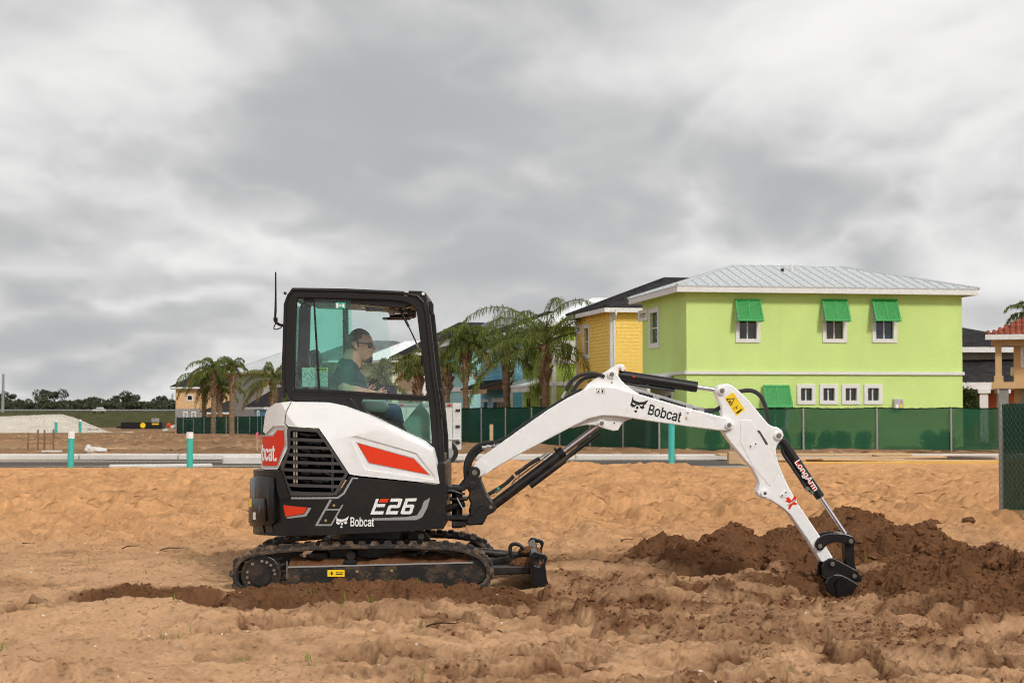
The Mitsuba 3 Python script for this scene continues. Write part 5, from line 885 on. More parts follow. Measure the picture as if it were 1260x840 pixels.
class House:
    def __init__(h, name, label, corner, a, b, z0, z1, ang=ANG):
        h.k = thing(name, label, 'house'); h.c = np.array([corner[0], corner[1], 0.0]); h.a, h.b, h.z0, h.z1 = a, b, z0, z1; t = math.radians(ang)
        h.u, h.v = np.array([math.cos(t), math.sin(t), 0]), np.array([-math.sin(t), math.cos(t), 0]); h.pockets = []; h.n = 0
    def mat(h, face):
        m = np.eye(4); s, o, org = {'side': (h.u, -h.v, h.c), 'front': (h.v, -h.u, h.c)}[face]; m[:3, 0], m[:3, 1], m[:3, 2], m[:3, 3] = s, o, [0, 0, 1], org; return m
    def put(h, mesh, face): m = mesh.copy(); m.apply_transform(h.mat(face)); return m
    def on(h, face, px, py):
        d = FWD + np.array([1, 0, 0]) * (px - 630) / F + UP * (420 - py) / F; nrm, s = (h.v, h.u) if face == 'side' else (h.u, h.v)
        p = CAM + d * ((h.c - CAM) @ nrm / (d @ nrm)); return (p - h.c) @ s, p[2]
    def walls(h, mat, pitch=0, band=None, base=None):
        body = m3.Manifold.cube((h.a, h.b, h.z1 - h.z0)).translate((0, 0, h.z0)); pk = m3.Manifold.batch_boolean(h.pockets, m3.OpType.Add) if h.pockets else None
        if pitch:
            n = int((h.z1 - h.z0) / pitch); zs = [(h.z0 + i * pitch, h.z0 + (i + 1) * pitch) for i in range(n)]
            prof = [(.10, h.z0)] + [q for z, zz in zs for q in ((-.030, z), (-.004, zz - .001))] + [(.10, zs[-1][1])]
            prof = np.array(prof)
            sa = m3.CrossSection([prof.astype(np.float32)], m3.FillRule.NonZero if hasattr(m3, 'FillRule') else 1)
            s1 = sa.extrude(h.a).rotate((90, 0, 90))            # x->b, y->z, extruded along a
            s2 = sa.extrude(h.b).rotate((90, 0, 0)).translate((0, h.b, 0))
            sid = s1 + s2
            if pk: sid = sid - pk; body = body - pk
            t = tm(sid); t.apply_transform(h.mat0()); h.siding = obj('siding', t, mat, h.k, smooth=False, kind='stuff')
        elif pk: body = body - pk
        t = tm(body); t.apply_transform(h.mat0()); obj('wall', t, mat, h.k, smooth=False)
        for s, ln in (('side', h.a), ('front', h.b)):
            if band: obj('band', h.put(box([ln / 2, .035, (band[0] + band[1]) / 2], [ln + .10, .11, band[1] - band[0]]), s), 'trim_white', h.k, smooth=False)
        if pitch: 
            for (s, x) in (('side', .06), ('front', .06), ('side', h.a - .06), ('front', h.b - .06)): obj('corner_board', h.put(box([x, .03, (h.z0 + h.z1) / 2], [.15, .045, h.z1 - h.z0]), s), 'trim_white', h.k, smooth=False)
    def mat0(h):
        m = np.eye(4); m[:3, 0], m[:3, 1], m[:3, 3] = h.u, h.v, h.c; return m
    def pocket(h, face, s0, s1, z0, z1, d=.12):
        if face == 'side': h.pockets.append(mbox((s0, -.2, z0), (s1, d, z1)))
        else: h.pockets.append(mbox((-.2, s0, z0), (d, s1, z1)))
    def window(h, face, px0, px1, py0, py1, glass='window_glass', fr=.16, mull='v', trim='trim_white', sill=True, name='window'):
        (s0, zb), (s1, zt) = h.on(face, px0, py1), h.on(face, px1, py0); s0, s1 = min(s0, s1), max(s0, s1)
        return h.win(face, s0, s1, zb, zt, glass, fr, mull, trim, name)
    def win(h, face, s0, s1, zb, zt, glass='window_glass', fr=.16, mull='v', trim='trim_white', name='window'):
        fs, fz = min(fr, .3 * (s1 - s0)), min(fr, .3 * (zt - zb)); a0, a1, b0, b1 = s0 + fs, s1 - fs, zb + fz, zt - fz; h.pocket(face, a0, a1, b0, b1)
        outer = sg.box(s0, zb, s1, zt).difference(sg.box(a0, b0, a1, b1)); m = prism(outer, -.055, .02, .008)      # prism runs in (x, y, z) = (s, -out, z)
        m.vertices[:, 1] *= 1; m.apply_transform(np.diag([1, -1, 1, 1.0])); w = obj(name, h.put(m, face), trim, h.k)
        obj('pane', h.put(box([(a0 + a1) / 2, -.085, (b0 + b1) / 2], [a1 - a0, .012, b1 - b0]), face), glass, w, smooth=False)
        t = .045
        if 'v' in mull: obj('mullion', h.put(box([(a0 + a1) / 2, -.06, (b0 + b1) / 2], [t, .03, b1 - b0]), face), trim, w, smooth=False)
        if 'h' in mull: obj('rail', h.put(box([(a0 + a1) / 2, -.055, (b0 + b1) / 2], [a1 - a0, .03, t]), face), trim, w, smooth=False)
        if 'V' in mull: [obj('mullion', h.put(box([a0 + (a1 - a0) * k / 3, -.06, (b0 + b1) / 2], [t * .7, .03, b1 - b0]), face), trim, w, smooth=False) for k in (1, 2)]
        return w
    def awning(h, face, px0, px1, py0, py1, drop=.42):
        (s0, zb), (s1, zt) = h.on(face, px0, py1), h.on(face, px1, py0); aw = numbered(h.k + '__awning'); L = math.hypot(drop, zt - zb); th = math.degrees(math.atan2(drop, zt - zb)); w = (s1 - s0)
        def lay(m): m = m.copy(); m.apply_transform(rot([1, 0, 0], th)); m.apply_translation([(s0 + s1) / 2, .08, zt]); return h.put(m, face)
        fr = sg.box(-w / 2, -L, w / 2, 0).difference(sg.box(-w / 2 + .07, -L + .08, -.03, -.08)).difference(sg.box(.03, -L + .08, w / 2 - .07, -.08)); m = prism(fr, -.05, 0, .006); m.apply_transform(np.diag([1, -1, 1, 1.0]))
        scene[aw] = mikit.ply(lay(m), 'shutter_green', smooth=30)
        for sgn in (-1, 1):
            c = sgn * (w / 2 - .07 + .03) / 2; ww = w / 2 - .10
            obj('panel', lay(cat([box([c, .012, -L / 2], [ww, .012, L - .16])] + [box([c, .024, -L + .10 + (L - .2) * (k + .5) / 22], [ww, .012, (L - .2) / 22 * .6]) for k in range(22)])), 'shutter_green', aw, smooth=False)
        for sgn in (-1, 1): obj('stay', h.put(cyl([(s0 + s1) / 2 + sgn * w * .45, .05, zb], [(s0 + s1) / 2 + sgn * w * .45, drop + .02, zb], .012, 6), face), 'shutter_green', aw)
    def hip(h, zr, r0, r1, mat, over=.5, seams=0, fascia='fascia_white', thick=.20, ridge_b=None, cap=None):
        """hip roof: eaves overhang by over, ridge at height zr from r0 to r1 along the house"""
        o = over; rb = h.b / 2 if ridge_b is None else ridge_b; E = np.array([[-o, -o], [h.a + o, -o], [h.a + o, h.b + o], [-o, h.b + o]]); ze = h.z1 + .02
        V = np.array([[*e, ze] for e in E] + [[*e, ze - .05] for e in E] + [[r0, rb, zr], [r1, rb, zr]])
        Fc = [(0, 1, 9), (0, 9, 8), (1, 2, 9), (2, 3, 8), (2, 8, 9), (3, 0, 8)] + [(4 + i, 4 + (i + 1) % 4, (i + 1) % 4) for i in range(4)] + [(4 + i, (i + 1) % 4, i) for i in range(4)] + [(4, 6, 5), (4, 7, 6)]
        t = trimesh.Trimesh(V, np.array(Fc), process=False); t.apply_transform(h.mat0()); rf = obj('roof', t, mat, h.k, smooth=False)
        fz = ze - .052; ring = m3.Manifold.cube((h.a + 2 * o - .04, h.b + 2 * o - .04, thick)).translate((-o + .02, -o + .02, fz - thick)) - m3.Manifold.cube((h.a + 2 * o - .12, h.b + 2 * o - .12, thick)).translate((-o + .06, -o + .06, fz - thick - .02))
        t = tm(ring); t.apply_transform(h.mat0()); obj('fascia', t, fascia, h.k, smooth=False)
        t = tm(m3.Manifold.cube((h.a + 2 * o - .13, h.b + 2 * o - .13, .02)).translate((-o + .065, -o + .065, fz - .05)) - m3.Manifold.cube((h.a - .02, h.b - .02, .2)).translate((.01, .01, fz - .1))); t.apply_transform(h.mat0()); obj('soffit', t, fascia, h.k, smooth=False)
        def world(q): return (h.mat0() @ np.array([*q, 1]))[:3]
        for a, b in ((0, 8), (1, 9), (2, 9), (3, 8), (8, 9)): obj('ridge_cap', cyl(world(V[a] + [0, 0, .0]), world(V[b]), .055, 6), cap or mat, rf)
        if seams:
            for f in ((0, 1, 9, 8), (3, 0, 8, 8), (1, 2, 9, 9)):
                A, B, C2, D = V[list(f)]; e = (B - A) / np.linalg.norm(B - A); n_ = int(np.linalg.norm(B - A) / seams)
                up = (C2 - A) - ((C2 - A) @ e) * e; lenr = np.linalg.norm(up); up /= lenr; sD, sC = (D - A) @ e, (C2 - A) @ e; Ltot = np.linalg.norm(B - A); nn_ = np.cross(e, up)
                for i in range(1, n_):
                    s = i * Ltot / n_; top = lenr * min(1, s / sD if sD > 1e-6 else 1, (Ltot - s) / (Ltot - sC) if Ltot - sC > 1e-6 else 1) - .06
                    if top < .2: continue
                    p0, p1 = A + e * s, A + e * s + up * top; q = np.array([p0 - e * .012, p0 + e * .012, p1 + e * .012, p1 - e * .012]); q = np.vstack([q - nn_ * .01, q + nn_ * .026]); t = trimesh.convex.convex_hull(q); t.apply_transform(h.mat0()); obj('seam', t, mat, rf, smooth=False)
        return rf
    def porch(h, face, s0, s1, depth, zr, zp, rmat, cols=(), cmat='trim_white', slab=True):
        """a shed porch roof on a face, with posts"""
        v = [(s0, 0, zp + .0), (s1, 0, zp), (s1, depth, zr), (s0, depth, zr)]; V = np.array(v + [(x, y, z + .10) for x, y, z in v]); pr = numbered(h.k + '__porch_roof'); scene[pr] = mikit.ply(h.put(trimesh.convex.convex_hull(V), face), rmat, smooth=False)
        obj('beam', h.put(box([(s0 + s1) / 2, depth - .12, zr - .13], [s1 - s0 - .1, .12, .24]), face), cmat, pr, smooth=False)
        for s in cols: obj('porch_post', h.put(rbox([s, depth - .12, (h.z0 + zr - .25) / 2], [.22, .22, zr - .25 - h.z0], .02), face), cmat, pr)
        return pr
    def box(h, name, face, s, out, z, size, mat, parent=None): return obj(name, h.put(box([s, out, z], size), face), mat, parent or h.k, smooth=False)
def corner(px, y): p = at(px, 502, y); return p[0], p[1]
def gz(x, y): return float(np.interp(y, BASE_Y, BASE_Z))

# the big green house
h = House('stucco_house', 'large lime green stucco house with pale metal roof and bright green shutters', corner(845, 64.0), 10.95, 7.0, -.3, 6.03, 9.2)
for (x0, x1) in ((905, 935), (1012, 1041.5), (1073, 1103)): h.window('side', x0, x1, 369.5, 421.5, {905: 'window_glass', 1012: 'glass_brown', 1073: 'glass_blue'}[x0], .15)
for (x0, x1) in ((903.2, 937), (1010.2, 1043.6), (1071.6, 1104.8)): h.awning('side', x0 + 0, x1 - 2.2, 369, 396)
for (x0, x1) in ((980.5, 1003.4), (1008.2, 1031), (1035.6, 1058.2), (1063, 1085.4)): h.window('side', x0, x1, 472.6, 497.4, 'window_glass', .15)
h.window('side', 939, 970, 474.5, 531, 'window_glass', .15); h.awning('side', 937.6, 970.4, 474, 501.4)
h.window('front', 786.4, 797.6, 380, 396, 'glass_blue', .24, 'vh'); h.window('front', 799.6, 811.6, 377, 429, 'window_glass', .20, 'h')
s_, z_ = h.on('front', 838, 500); h.window('front', 790, 798, 481, 512, 'window_glass', .18, 'h')
d0, d1 = h.on('front', 806, 500)[0], h.on('front', 829, 500)[0]; h.win('front', min(d0, d1), max(d0, d1), .0, 2.2, 'window_glass', .22, 'V', name='door')
zb = (h.on('side', 1000, 460.6)[1], h.on('side', 1000, 457)[1]); h.walls('wall_green', 0, zb)
s0, s1 = h.on('front', 829, 458)[0], h.on('front', 792, 462)[0]; h.porch('front', s0, s1, 1.1, 2.30, 2.72, 'metal_roof_white', (s0 + .25, s1 - .25))
h.hip(7.16, 2.9, 7.3, 'metal_roof', .5, .40)
mb = numbered(h.k + '__meter_box'); (m0, mz0), (m1, mz1) = h.on('side', 1098.6, 504), h.on('side', 1110, 490.5)
scene[mb] = mikit.ply(h.put(rbox([(m0 + m1) / 2, .07, (mz0 + mz1) / 2], [m1 - m0, .16, mz1 - mz0], .02), 'side'), 'meter_grey', smooth=30)
h.box('meter_label', 'side', m0 + .27, .155, mz0 + .14, [.10, .01, .14], 'yellow_decal', mb); h.box('meter_light', 'side', m0 + .28, .155, mz0 + .30, [.07, .01, .05], 'red_decal', mb); h.box('meter_label', 'side', m0 + .12, .155, mz0 + .14, [.12, .01, .12], 'white_decal', mb)
s_j = h.on('side', 959, 400)[0]
for px in (959, 1061):
    s_j = h.on('side', px, 400)[0]; h.box('joint', 'side', s_j, .004, (zb[1] + 5.7) / 2, [.012, .012, 5.7 - zb[1]], 'wall_green')
pv = numbered(h.k + '__roof_vent'); q = (h.mat0() @ np.array([5.0, 2.6, 6.75, 1]))[:3]; scene[pv] = mikit.ply(cyl(q, q + [0, 0, .42], .05, 12), 'trim_white'); q2 = (h.mat0() @ np.array([4.55, 2.4, 6.72, 1]))[:3]; obj('roof_vent', cyl(q2, q2 + [0, 0, .24], .07, 12), 'porch_dark', h.k)
# yellow clapboard house
h = House('clapboard_house', 'yellow clapboard house with black shingle roof next to the green stucco house', corner(752.6, 75.4), 9.5, 6.4, -.4, 5.92)
h.window('front', 708.6, 716, 399, 412, 'glass_blue', .22, 'vh'); h.window('front', 718.4, 726, 398, 442, 'window_glass', .20, 'h')
h.window('front', 712, 722, 480, 505, 'window_glass', .2, 'h'); h.walls('siding_yellow', .155)
h.hip(7.5, 3.4, 5.8, 'shingle_dark', .45)
q = h.on('side', 753.6, 400)[0]; ds = numbered(h.k + '__downspout'); scene[ds] = mikit.ply(h.put(cat([tube([[.10, .42, 5.84], [.10, .40, 5.6], [.10, .10, 5.35], [.10, .09, -.1]], .055, 8)]), 'side'), 'trim_white', smooth=40)
# lime clapboard house
h = House('clapboard_house', 'lime green clapboard house behind the largest palm', corner(681, 86), 9, 7.3, -.5, 5.8)
h.window('side', 686, 707, 419, 447.5, 'window_glass', .2, 'v'); h.window('front', 645, 653, 418, 450, 'window_glass', .2, 'h'); h.window('front', 664, 672, 486, 515, 'porch_dark', .16, ''); 
zb = (h.on('side', 690, 474.6)[1], h.on('side', 690, 469)[1]); h.walls('siding_lime', .16, zb); s0, s1 = h.on('front', 676, 470)[0], h.on('front', 645, 472)[0]
h.porch('front', s0, s1, 1.2, 2.55, 2.95, 'metal_roof_white', (), 'trim_white'); h.hip(7.25, 3, 6, 'metal_roof_white', .5); h.awning('front', 644, 634, 408, 428, .4)
ln = numbered(h.k + '__wall_lantern'); s_, z_ = h.on('front', 653, 495); scene[ln] = mikit.ply(h.put(rbox([s_, .12, z_], [.18, .2, .42], .04), 'front'), 'porch_dark')
# blue house
h = House('clapboard_house', 'sky blue house with white doors between the two middle palms', corner(628, 96.6), 9, 9, -.6, 5.75)
h.window('front', 595, 602, 491, 509, 'glass_blue', .16, ''); h.window('front', 606, 622, 489, 520, 'window_glass', .25, 'V', name='door'); h.window('front', 598, 606, 430, 455, 'window_glass', .2, 'h')
zb = (h.on('side', 635, 478)[1], h.on('side', 635, 471)[1]); h.walls('siding_blue', .30, zb); s0, s1 = h.on('front', 625, 470)[0], h.on('front', 594, 472)[0]
h.porch('front', s0, s1, 1.4, 2.55, 3.05, 'shingle_dark', (), 'trim_tan'); h.hip(7.2, 3.2, 6, 'shingle_dark', .5)
# teal house
h = House('clapboard_house', 'grey teal clapboard house with dark metal roof right of the cab', corner(571, 111.6), 9, 9.4, -.7, 5.9)
h.window('front', 553.5, 558.5, 448, 458, 'window_glass', .18, ''); h.walls('siding_teal', .17, (h.on('side', 580, 481)[1], h.on('side', 580, 476)[1])); h.hip(7.6, 3.2, 6, 'metal_roof_grey', .6, .6)
# beige house seen through the cab
h = House('clapboard_house', 'beige clapboard house seen through the open side of the cab', corner(521, 131), 10, 14, -.8, 5.75)
h.window('front', 496.5, 502, 440, 462, 'window_glass', .2, 'h'); h.window('front', 506, 512, 440, 462, 'window_glass', .2, 'h'); h.walls('siding_beige', .2, (2.6, 2.85)); h.hip(8.4, 4, 6, 'shingle_dark', .7)
# pale house with light roof
h = House('stucco_house', 'pale cream house with light metal roof behind the operator', corner(482, 152), 11, 14, -1.0, 5.8, ANG + 6); h.walls('wall_cream', 0); h.hip(7.7, 3, 8, 'metal_roof_white', .8, .8)
# yellowish house behind the rear glass
h = House('clapboard_house', 'pale yellow house with grey tiled roof seen through the glass', corner(412, 165), 12, 14.5, -1.2, 6.1, ANG + 8); h.window('front', 345, 352, 470, 484, 'window_glass', .2, 'h'); h.walls('siding_pale_yellow', .25); h.hip(8.3, 4, 8, 'shingle_grey', .9)
h.porch('front', 9.0, 13.5, 1.6, 1.9, 2.5, 'shingle_dark', (9.3, 13.2))
# grey unfinished house
h = House('stucco_house', 'unfinished grey stucco house behind the slim palm left of the cab', corner(322, 182), 12, 12, -1.5, 5.4, ANG + 14); h.walls('wall_grey', 0); h.hip(7.6, 4, 9, 'metal_roof', .6, fascia='trim_tan')
h = House('clapboard_house', 'low turquoise house front under a dark porch roof just left of the white tail cover', corner(331, 174), 5, 5, -1.4, 1.6, ANG + 14); h.window('side', 316, 319, 505, 513, 'window_glass', .1, ''); h.walls('siding_blue', .25); h.hip(3.6, 1.6, 3.2, 'shingle_dark', .8)
# peach house, far left
h = House('stucco_house', 'peach house with black roof and grey lower storey at far left', corner(216.4, 215), 13.5, 7, -1.9, 4.15, ANG)
h.window('side', 229.6, 237.4, 485.6, 493, 'window_glass', .12, ''); h.window('side', 225.5, 231, 506, 516, 'window_glass', .12, ''); h.window('side', 235.4, 241, 506, 516, 'window_glass', .12, ''); h.window('front', 211, 213.5, 483, 492, 'window_glass', .3, '')
h.walls('wall_peach', 0); zc = h.on('side', 230, 502.6)[1]
for fc, ln in (('side', h.a), ('front', h.b)): h.box('lower_storey', fc, ln / 2, .02, (zc + h.z0) / 2, [ln + .08, .06, zc - h.z0], 'block_grey')
h.hip(6.9, 4.6, 9, 'shingle_dark', .7)
h = House('stucco_house', 'small peach house with dark porch roof behind the cluster of palms', corner(262, 205), 9, 6, -1.9, 1.0, ANG + 5); h.walls('wall_peach', 0); h.hip(2.6, 3, 6, 'shingle_dark', .8)
# right: orange house and tan house with balcony
h = House('gabled_house', 'orange house with black roofs and white columns right of the green house', corner(1171, 84), 16, 9, -.4, 2.45, 4)
h.walls('siding_orange', 0)
def hw(a, b, z): return (h.mat0() @ np.array([a, b, z, 1]))[:3]
def slab(pts, th, mat, name, parent=None):
    V = np.array([hw(*p) for p in pts]); t = trimesh.convex.convex_hull(np.vstack([V, V + [0, 0, th]])); return obj(name, t, mat, parent or h.k, smooth=False)
zE = h.on('side', 1185, 476)[1]
up = h.on('side', 1186, 428)
obj('upper_storey', (lambda t: (t.apply_transform(h.mat0()), t)[1])(box([2.6, 5.0, 3.4], [7.6, 5.2, 2.1])), 'wall_grey', h.k, smooth=False)
slab([(-1, -.6, zE), (3.4, -.6, zE), (11.5, 3.2, 4.32), (-1, 2.3, 3.7)], .12, 'shingle_dark', 'roof'); obj('fascia', (lambda t: (t.apply_transform(h.mat0()), t)[1])(box([1.1, -.62, zE - .02], [4.6, .06, .24])), 'fascia_white', h.k, smooth=False)
gb = [hw(3.0, -.62, zE + .05), hw(9.2, -.62, zE + 3.5)]
obj('gable', (lambda V: trimesh.convex.convex_hull(V))(np.array([hw(3.2, -.5, 2.2), hw(14, -.5, 2.2), hw(9.2, -.5, zE + 3.35), hw(3.2, .5, 2.2), hw(14, .5, 2.2), hw(9.2, .5, zE + 3.35)])), 'siding_orange', h.k, smooth=False)
obj('barge_board', tube([gb[0] + [-.1, -.06, -.02], gb[1] + [0, -.06, .1]], .16, 4), 'fascia_white', h.k, smooth=False)
slab([(-2, 1.6, 4.48), (6.6, 1.6, 4.48), (6.6, 8.4, 4.48), (-2, 8.4, 4.48), (-1.6, 5, 5.85), (.7, 5, 5.85)], .1, 'shingle_dark', 'roof'); obj('fascia', (lambda t: (t.apply_transform(h.mat0()), t)[1])(box([2.3, 1.58, 4.40], [8.7, .06, .26])), 'fascia_white', h.k, smooth=False)
for px in (1201.5, 1226): s_, _ = h.on('side', px, 490); h.box('column', 'side', s_, .85, 1.0, [.42, .42, 2.9], 'trim_white'); h.box('capital', 'side', s_, .85, 2.3, [.62, .62, .22], 'trim_white')
obj('porch_beam', (lambda t: (t.apply_transform(h.mat0()), t)[1])(box([4, -.85, 2.55], [9.5, .4, .34])), 'trim_white', h.k, smooth=False)
h = House('balcony_house', 'tan house with red tile roof and a corner balcony at the right edge', corner(1248, 66.5), 9, 7, -.3, 4.15, -17)
h.walls('wall_tan', 0); zf0, zf1 = h.on('side', 1250, 478)[1], h.on('side', 1250, 470)[1]
bs = h.on('side', 1227, 470)[0]
obj('balcony_floor', (lambda t: (t.apply_transform(h.mat0()), t)[1])(box([bs / 2 + .4, .6, (zf0 + zf1) / 2], [-bs + 1.2, 2.6, zf1 - zf0])), 'wall_tan', h.k, smooth=False)
for (px, yb) in ((1229, -.45),):
    s_, _ = h.on('side', px, 450); cl = h.box('balcony_column', 'side', s_, -yb, (zf1 + 4.0) / 2, [.24, .24, 4.0 - zf1], 'wall_tan')
    h.box('column_band', 'side', s_, -yb, zf1 + 1.45, [.34, .34, .10], 'wall_tan', cl); h.box('column_base', 'side', s_, -yb, zf1 + .12, [.34, .34, .24], 'wall_tan', cl)
obj('beam', (lambda t: (t.apply_transform(h.mat0()), t)[1])(box([bs / 2 + .3, -.45, 4.02], [-bs + 1.0, .3, .26])), 'wall_tan', h.k, smooth=False)
obj('lower_wall', (lambda t: (t.apply_transform(h.mat0()), t)[1])(box([.3 + 4, -.04, (zf0 - .3) / 2], [8.0, .1, zf0 + .3])), 'block_grey', h.k, smooth=False)
h.box('pier', 'side', bs + .25, .45, (zf0 - .3) / 2, [.35, .35, zf0 + .3], 'block_grey')
sc_ = obj('wall_light', h.put(rbox([bs + .75, -.4, zf1 + .42], [.5, .2, .36], .05), 'side'), 'white_decal', h.k)
zt4 = h.on('side', 1225, 415)[1]; rp = np.array([(bs - .35, -1.1, 4.28), (8, -1.1, 4.28), (8, 7, 4.28), (bs - .35, 7, 4.28), (3.4, 2.9, 6.5), (5.5, 2.9, 6.5)])
t = trimesh.convex.convex_hull(rp); t.apply_transform(h.mat0()); rf = obj('roof', t, 'tile_red', h.k, smooth=False)
obj('fascia', (lambda t: (t.apply_transform(h.mat0()), t)[1])(box([bs / 2 + 3.8, -1.08, 4.2], [-bs + 8.4, .1, .2])), 'fascia_white', h.k, smooth=False)
for k in range(26):
    x_ = bs - .3 + k * .22; topf = min(1, max(.05, (x_ - (bs - .35)) / (3.4 - bs + .35))); a_ = (h.mat0() @ np.array([x_, -1.12, 4.28, 1]))[:3]; b_ = (h.mat0() @ np.array([x_, -1.1 + 4.0 * topf, 4.30 + 2.2 * topf, 1]))[:3]
    obj('tile_course', cyl(a_, b_, .075, 8), 'tile_red', rf)
h.window('side', 1256, 1268, 425, 452, 'window_glass', .15, 'v')
# ------------------------------------------------------------------ fences
add('windscreen', {'type': 'mask', 'opacity': .91, 'bsdf': diffuse(proc(lambda p, n, uv: mi.Color3f(.026, .100, .052) * (.75 + .5 * fbm(p.x * .8, p.y * .8, p.z * 1.6, 3)) * (.9 + .2 * noise(p.x * 30, p.y * 30, p.z * 30))))})
add('windscreen_dark', {'type': 'mask', 'opacity': .96, 'bsdf': diffuse(proc(lambda p, n, uv: mi.Color3f(.020, .072, .048) * (.75 + .5 * fbm(p.x * .6, p.y * .6, p.z * 1.6, 3))))})
add('galvanised', principled((.40, .40, .38), .45, metallic=.5)); add('wire', principled((.09, .13, .11), .5))
add('screen_hem', diffuse((.006, .025, .016)))
rf_ = np.random.default_rng(41)
def fence(label, pts, h, step_, fabric, post_side, seed, zoff=0):
    k = thing('construction_fence', label, 'fence'); p = np.array(pts, float); s = np.r_[0, np.cumsum(np.linalg.norm(np.diff(p, axis=0), axis=1))]; n = max(1, int(round(s[-1] / step_)))
    at_s = lambda t: np.array([np.interp(t, s, p[:, 0]), np.interp(t, s, p[:, 1])])
    for i in range(n):
        t0, t1 = s[-1] * i / n, s[-1] * (i + 1) / n; nx, nz = 26, 12; V = np.zeros((nx, nz, 3)); a, b = at_s(t0), at_s(t1); d = (b - a) / np.linalg.norm(b - a); nrm = np.array([-d[1], d[0]])
        for ix in range(nx):
            u = ix / (nx - 1); q = a + (b - a) * u; zb = gz(*q) + zoff; sag = .035 * math.sin(math.pi * u) + .018 * abs(math.sin(7.5 * math.pi * u)); lift = .02 + .05 * meshkit.noise(np.array([q[0] * 1.3, q[1] * 1.3, seed])) 
            for iz in range(nz):
                w = iz / (nz - 1); bil = .10 * math.sin(math.pi * u) * math.sin(math.pi * w) * (meshkit.noise(np.array([t0 * .7, w * 1.2, seed + .5])) - .3) + .035 * (meshkit.fbm(np.array([q[0] * 2.2, q[1] * 2.2, w * 2 + seed]), 2) - .5)
                V[ix, iz] = [*(q + nrm * bil), zb + lift + (h - sag - lift) * w]
        ii = np.arange(nx * nz).reshape(nx, nz); qd = np.stack([ii[:-1, :-1], ii[1:, :-1], ii[1:, 1:], ii[:-1, 1:]], -1).reshape(-1, 4)
        sk_ = obj('windscreen', (V.reshape(-1, 3), qd), fabric, k, smooth=True)
        obj('hem', tube(V[:, -1] + [0, 0, .008], .022, 5), 'screen_hem', sk_, smooth=True)
    for i in range(n + 1):
        q = at_s(s[-1] * i / n); zb = gz(*q) + zoff; off = np.array([0, -post_side, 0]); obj('post', cyl(np.array([*q, zb - .3]) + off, np.array([*q, zb + h - .02]) + off, .034, 10), 'galvanised', k)
    return k
FL = [(17.6, 58.6), (11, 59.2), (5.2, 60.4)]
fence('long green mesh fence in front of the green stucco house', FL, 1.50, 2.72, 'windscreen', .06, 1)
fence('dark green mesh fence running back behind the boom to the palms', [(5.2, 60.4), (-2.3, 79), (-8.5, 99)], 1.62, 3.0, 'windscreen_dark', .06, 2)
fence('distant dark green mesh fence left of the excavator', [(-18.5, 136), (-22.5, 150), (-32.6, 166), (-33.6, 172)], 1.62, 2.6, 'windscreen_dark', .08, 3, -.05)
# near fence at the right edge, chain link over its screen
k = thing('fence_panel', 'dark green chain link fence panel close by at the right edge', 'fence')
P0, P1 = np.array([6.38, 22.3]), np.array([8.9, 18.0]); n_ = 40; V = []; zg = ground_z(*P0); zt5 = at(1232, 497.5, 22.3)[2]
for i in range(n_):
    u = i / (n_ - 1); q = P0 + (P1 - P0) * u; zb = at(0, 626, 22.3)[2] - .02 * u + .01 * math.sin(9 * u)
    for j in range(16): w = j / 15; V.append([q[0] + .03 * math.sin(6 * u + 3 * w) * math.sin(math.pi * w), q[1] - .02 * math.sin(11 * u + w), zb + (zt5 - zb + .015 * math.sin(31 * u)) * w])
ii = np.arange(n_ * 16).reshape(n_, 16); qd = np.stack([ii[:-1, :-1], ii[1:, :-1], ii[1:, 1:], ii[:-1, 1:]], -1).reshape(-1, 4)
obj('windscreen', (np.array(V), qd), 'windscreen_dark', k, smooth=True)
obj('post', cyl([*P0, zg - .4], [*P0, zt5 + .01], .032, 14), 'galvanised', k); obj('post', cyl([*P1, zg - .4], [*P1, zt5 + .01], .032, 14), 'galvanised', k)
d = (P1 - P0) / np.linalg.norm(P1 - P0); L = np.linalg.norm(P1 - P0); nv = np.array([d[1], -d[0]]); nv = -nv if nv[1] > 0 else nv; wires = []; zb0 = at(0, 628, 22.3)[2] - .12; H_ = zt5 + .03 - zb0; pit = .075
for k_ in range(int(L / pit) + 1):
    for sgn in (-1, 1):
        pts = []; m_ = int(H_ / .045)
        for j in range(m_ + 1):
            s_ = k_ * pit + sgn * (pit / 2 if j % 2 else 0); q = P0 + d * min(max(s_, 0), L) + nv * (.045 + .004 * sgn); pts.append([*q, zb0 + H_ * j / m_])
        wires.append(tube(pts, .0026, 3))
obj('chain_link', cat(wires), 'wire', k, smooth=False, kind='stuff')
# shrubs behind the long fence
add('shrub_leaf', {'type': 'principledthin', 'base_color': rgb((.055, .075, .028)), 'roughness': .6, 'diff_trans': .5})
def leafball(c, rx, rz, n, seed, size):
    r = np.random.default_rng(seed); P = r.normal(0, 1, (n, 3)); P /= np.linalg.norm(P, axis=1, keepdims=True); P *= (r.random((n, 1)) ** .4) * (.7 + .5 * meshkit.noise(P * 2.2 + seed))[:, None]; P = P * [rx, rx, rz] + c
    return leaves(P, r, size)
def leaves(P, r, size):
    n = len(P); d1 = r.normal(0, 1, (n, 3)); d1 /= np.linalg.norm(d1, axis=1, keepdims=True); d2 = np.cross(d1, r.normal(0, 1, (n, 3))); d2 /= np.linalg.norm(d2, axis=1, keepdims=True); s = size * r.uniform(.6, 1.4, (n, 1))
    V = np.stack([P - d1 * s, P + d2 * s * .45, P + d1 * s, P - d2 * s * .45], 1).reshape(-1, 3); i = np.arange(n)[:, None] * 4
    return V, np.vstack([i + [0, 1, 2], i + [0, 2, 3]])
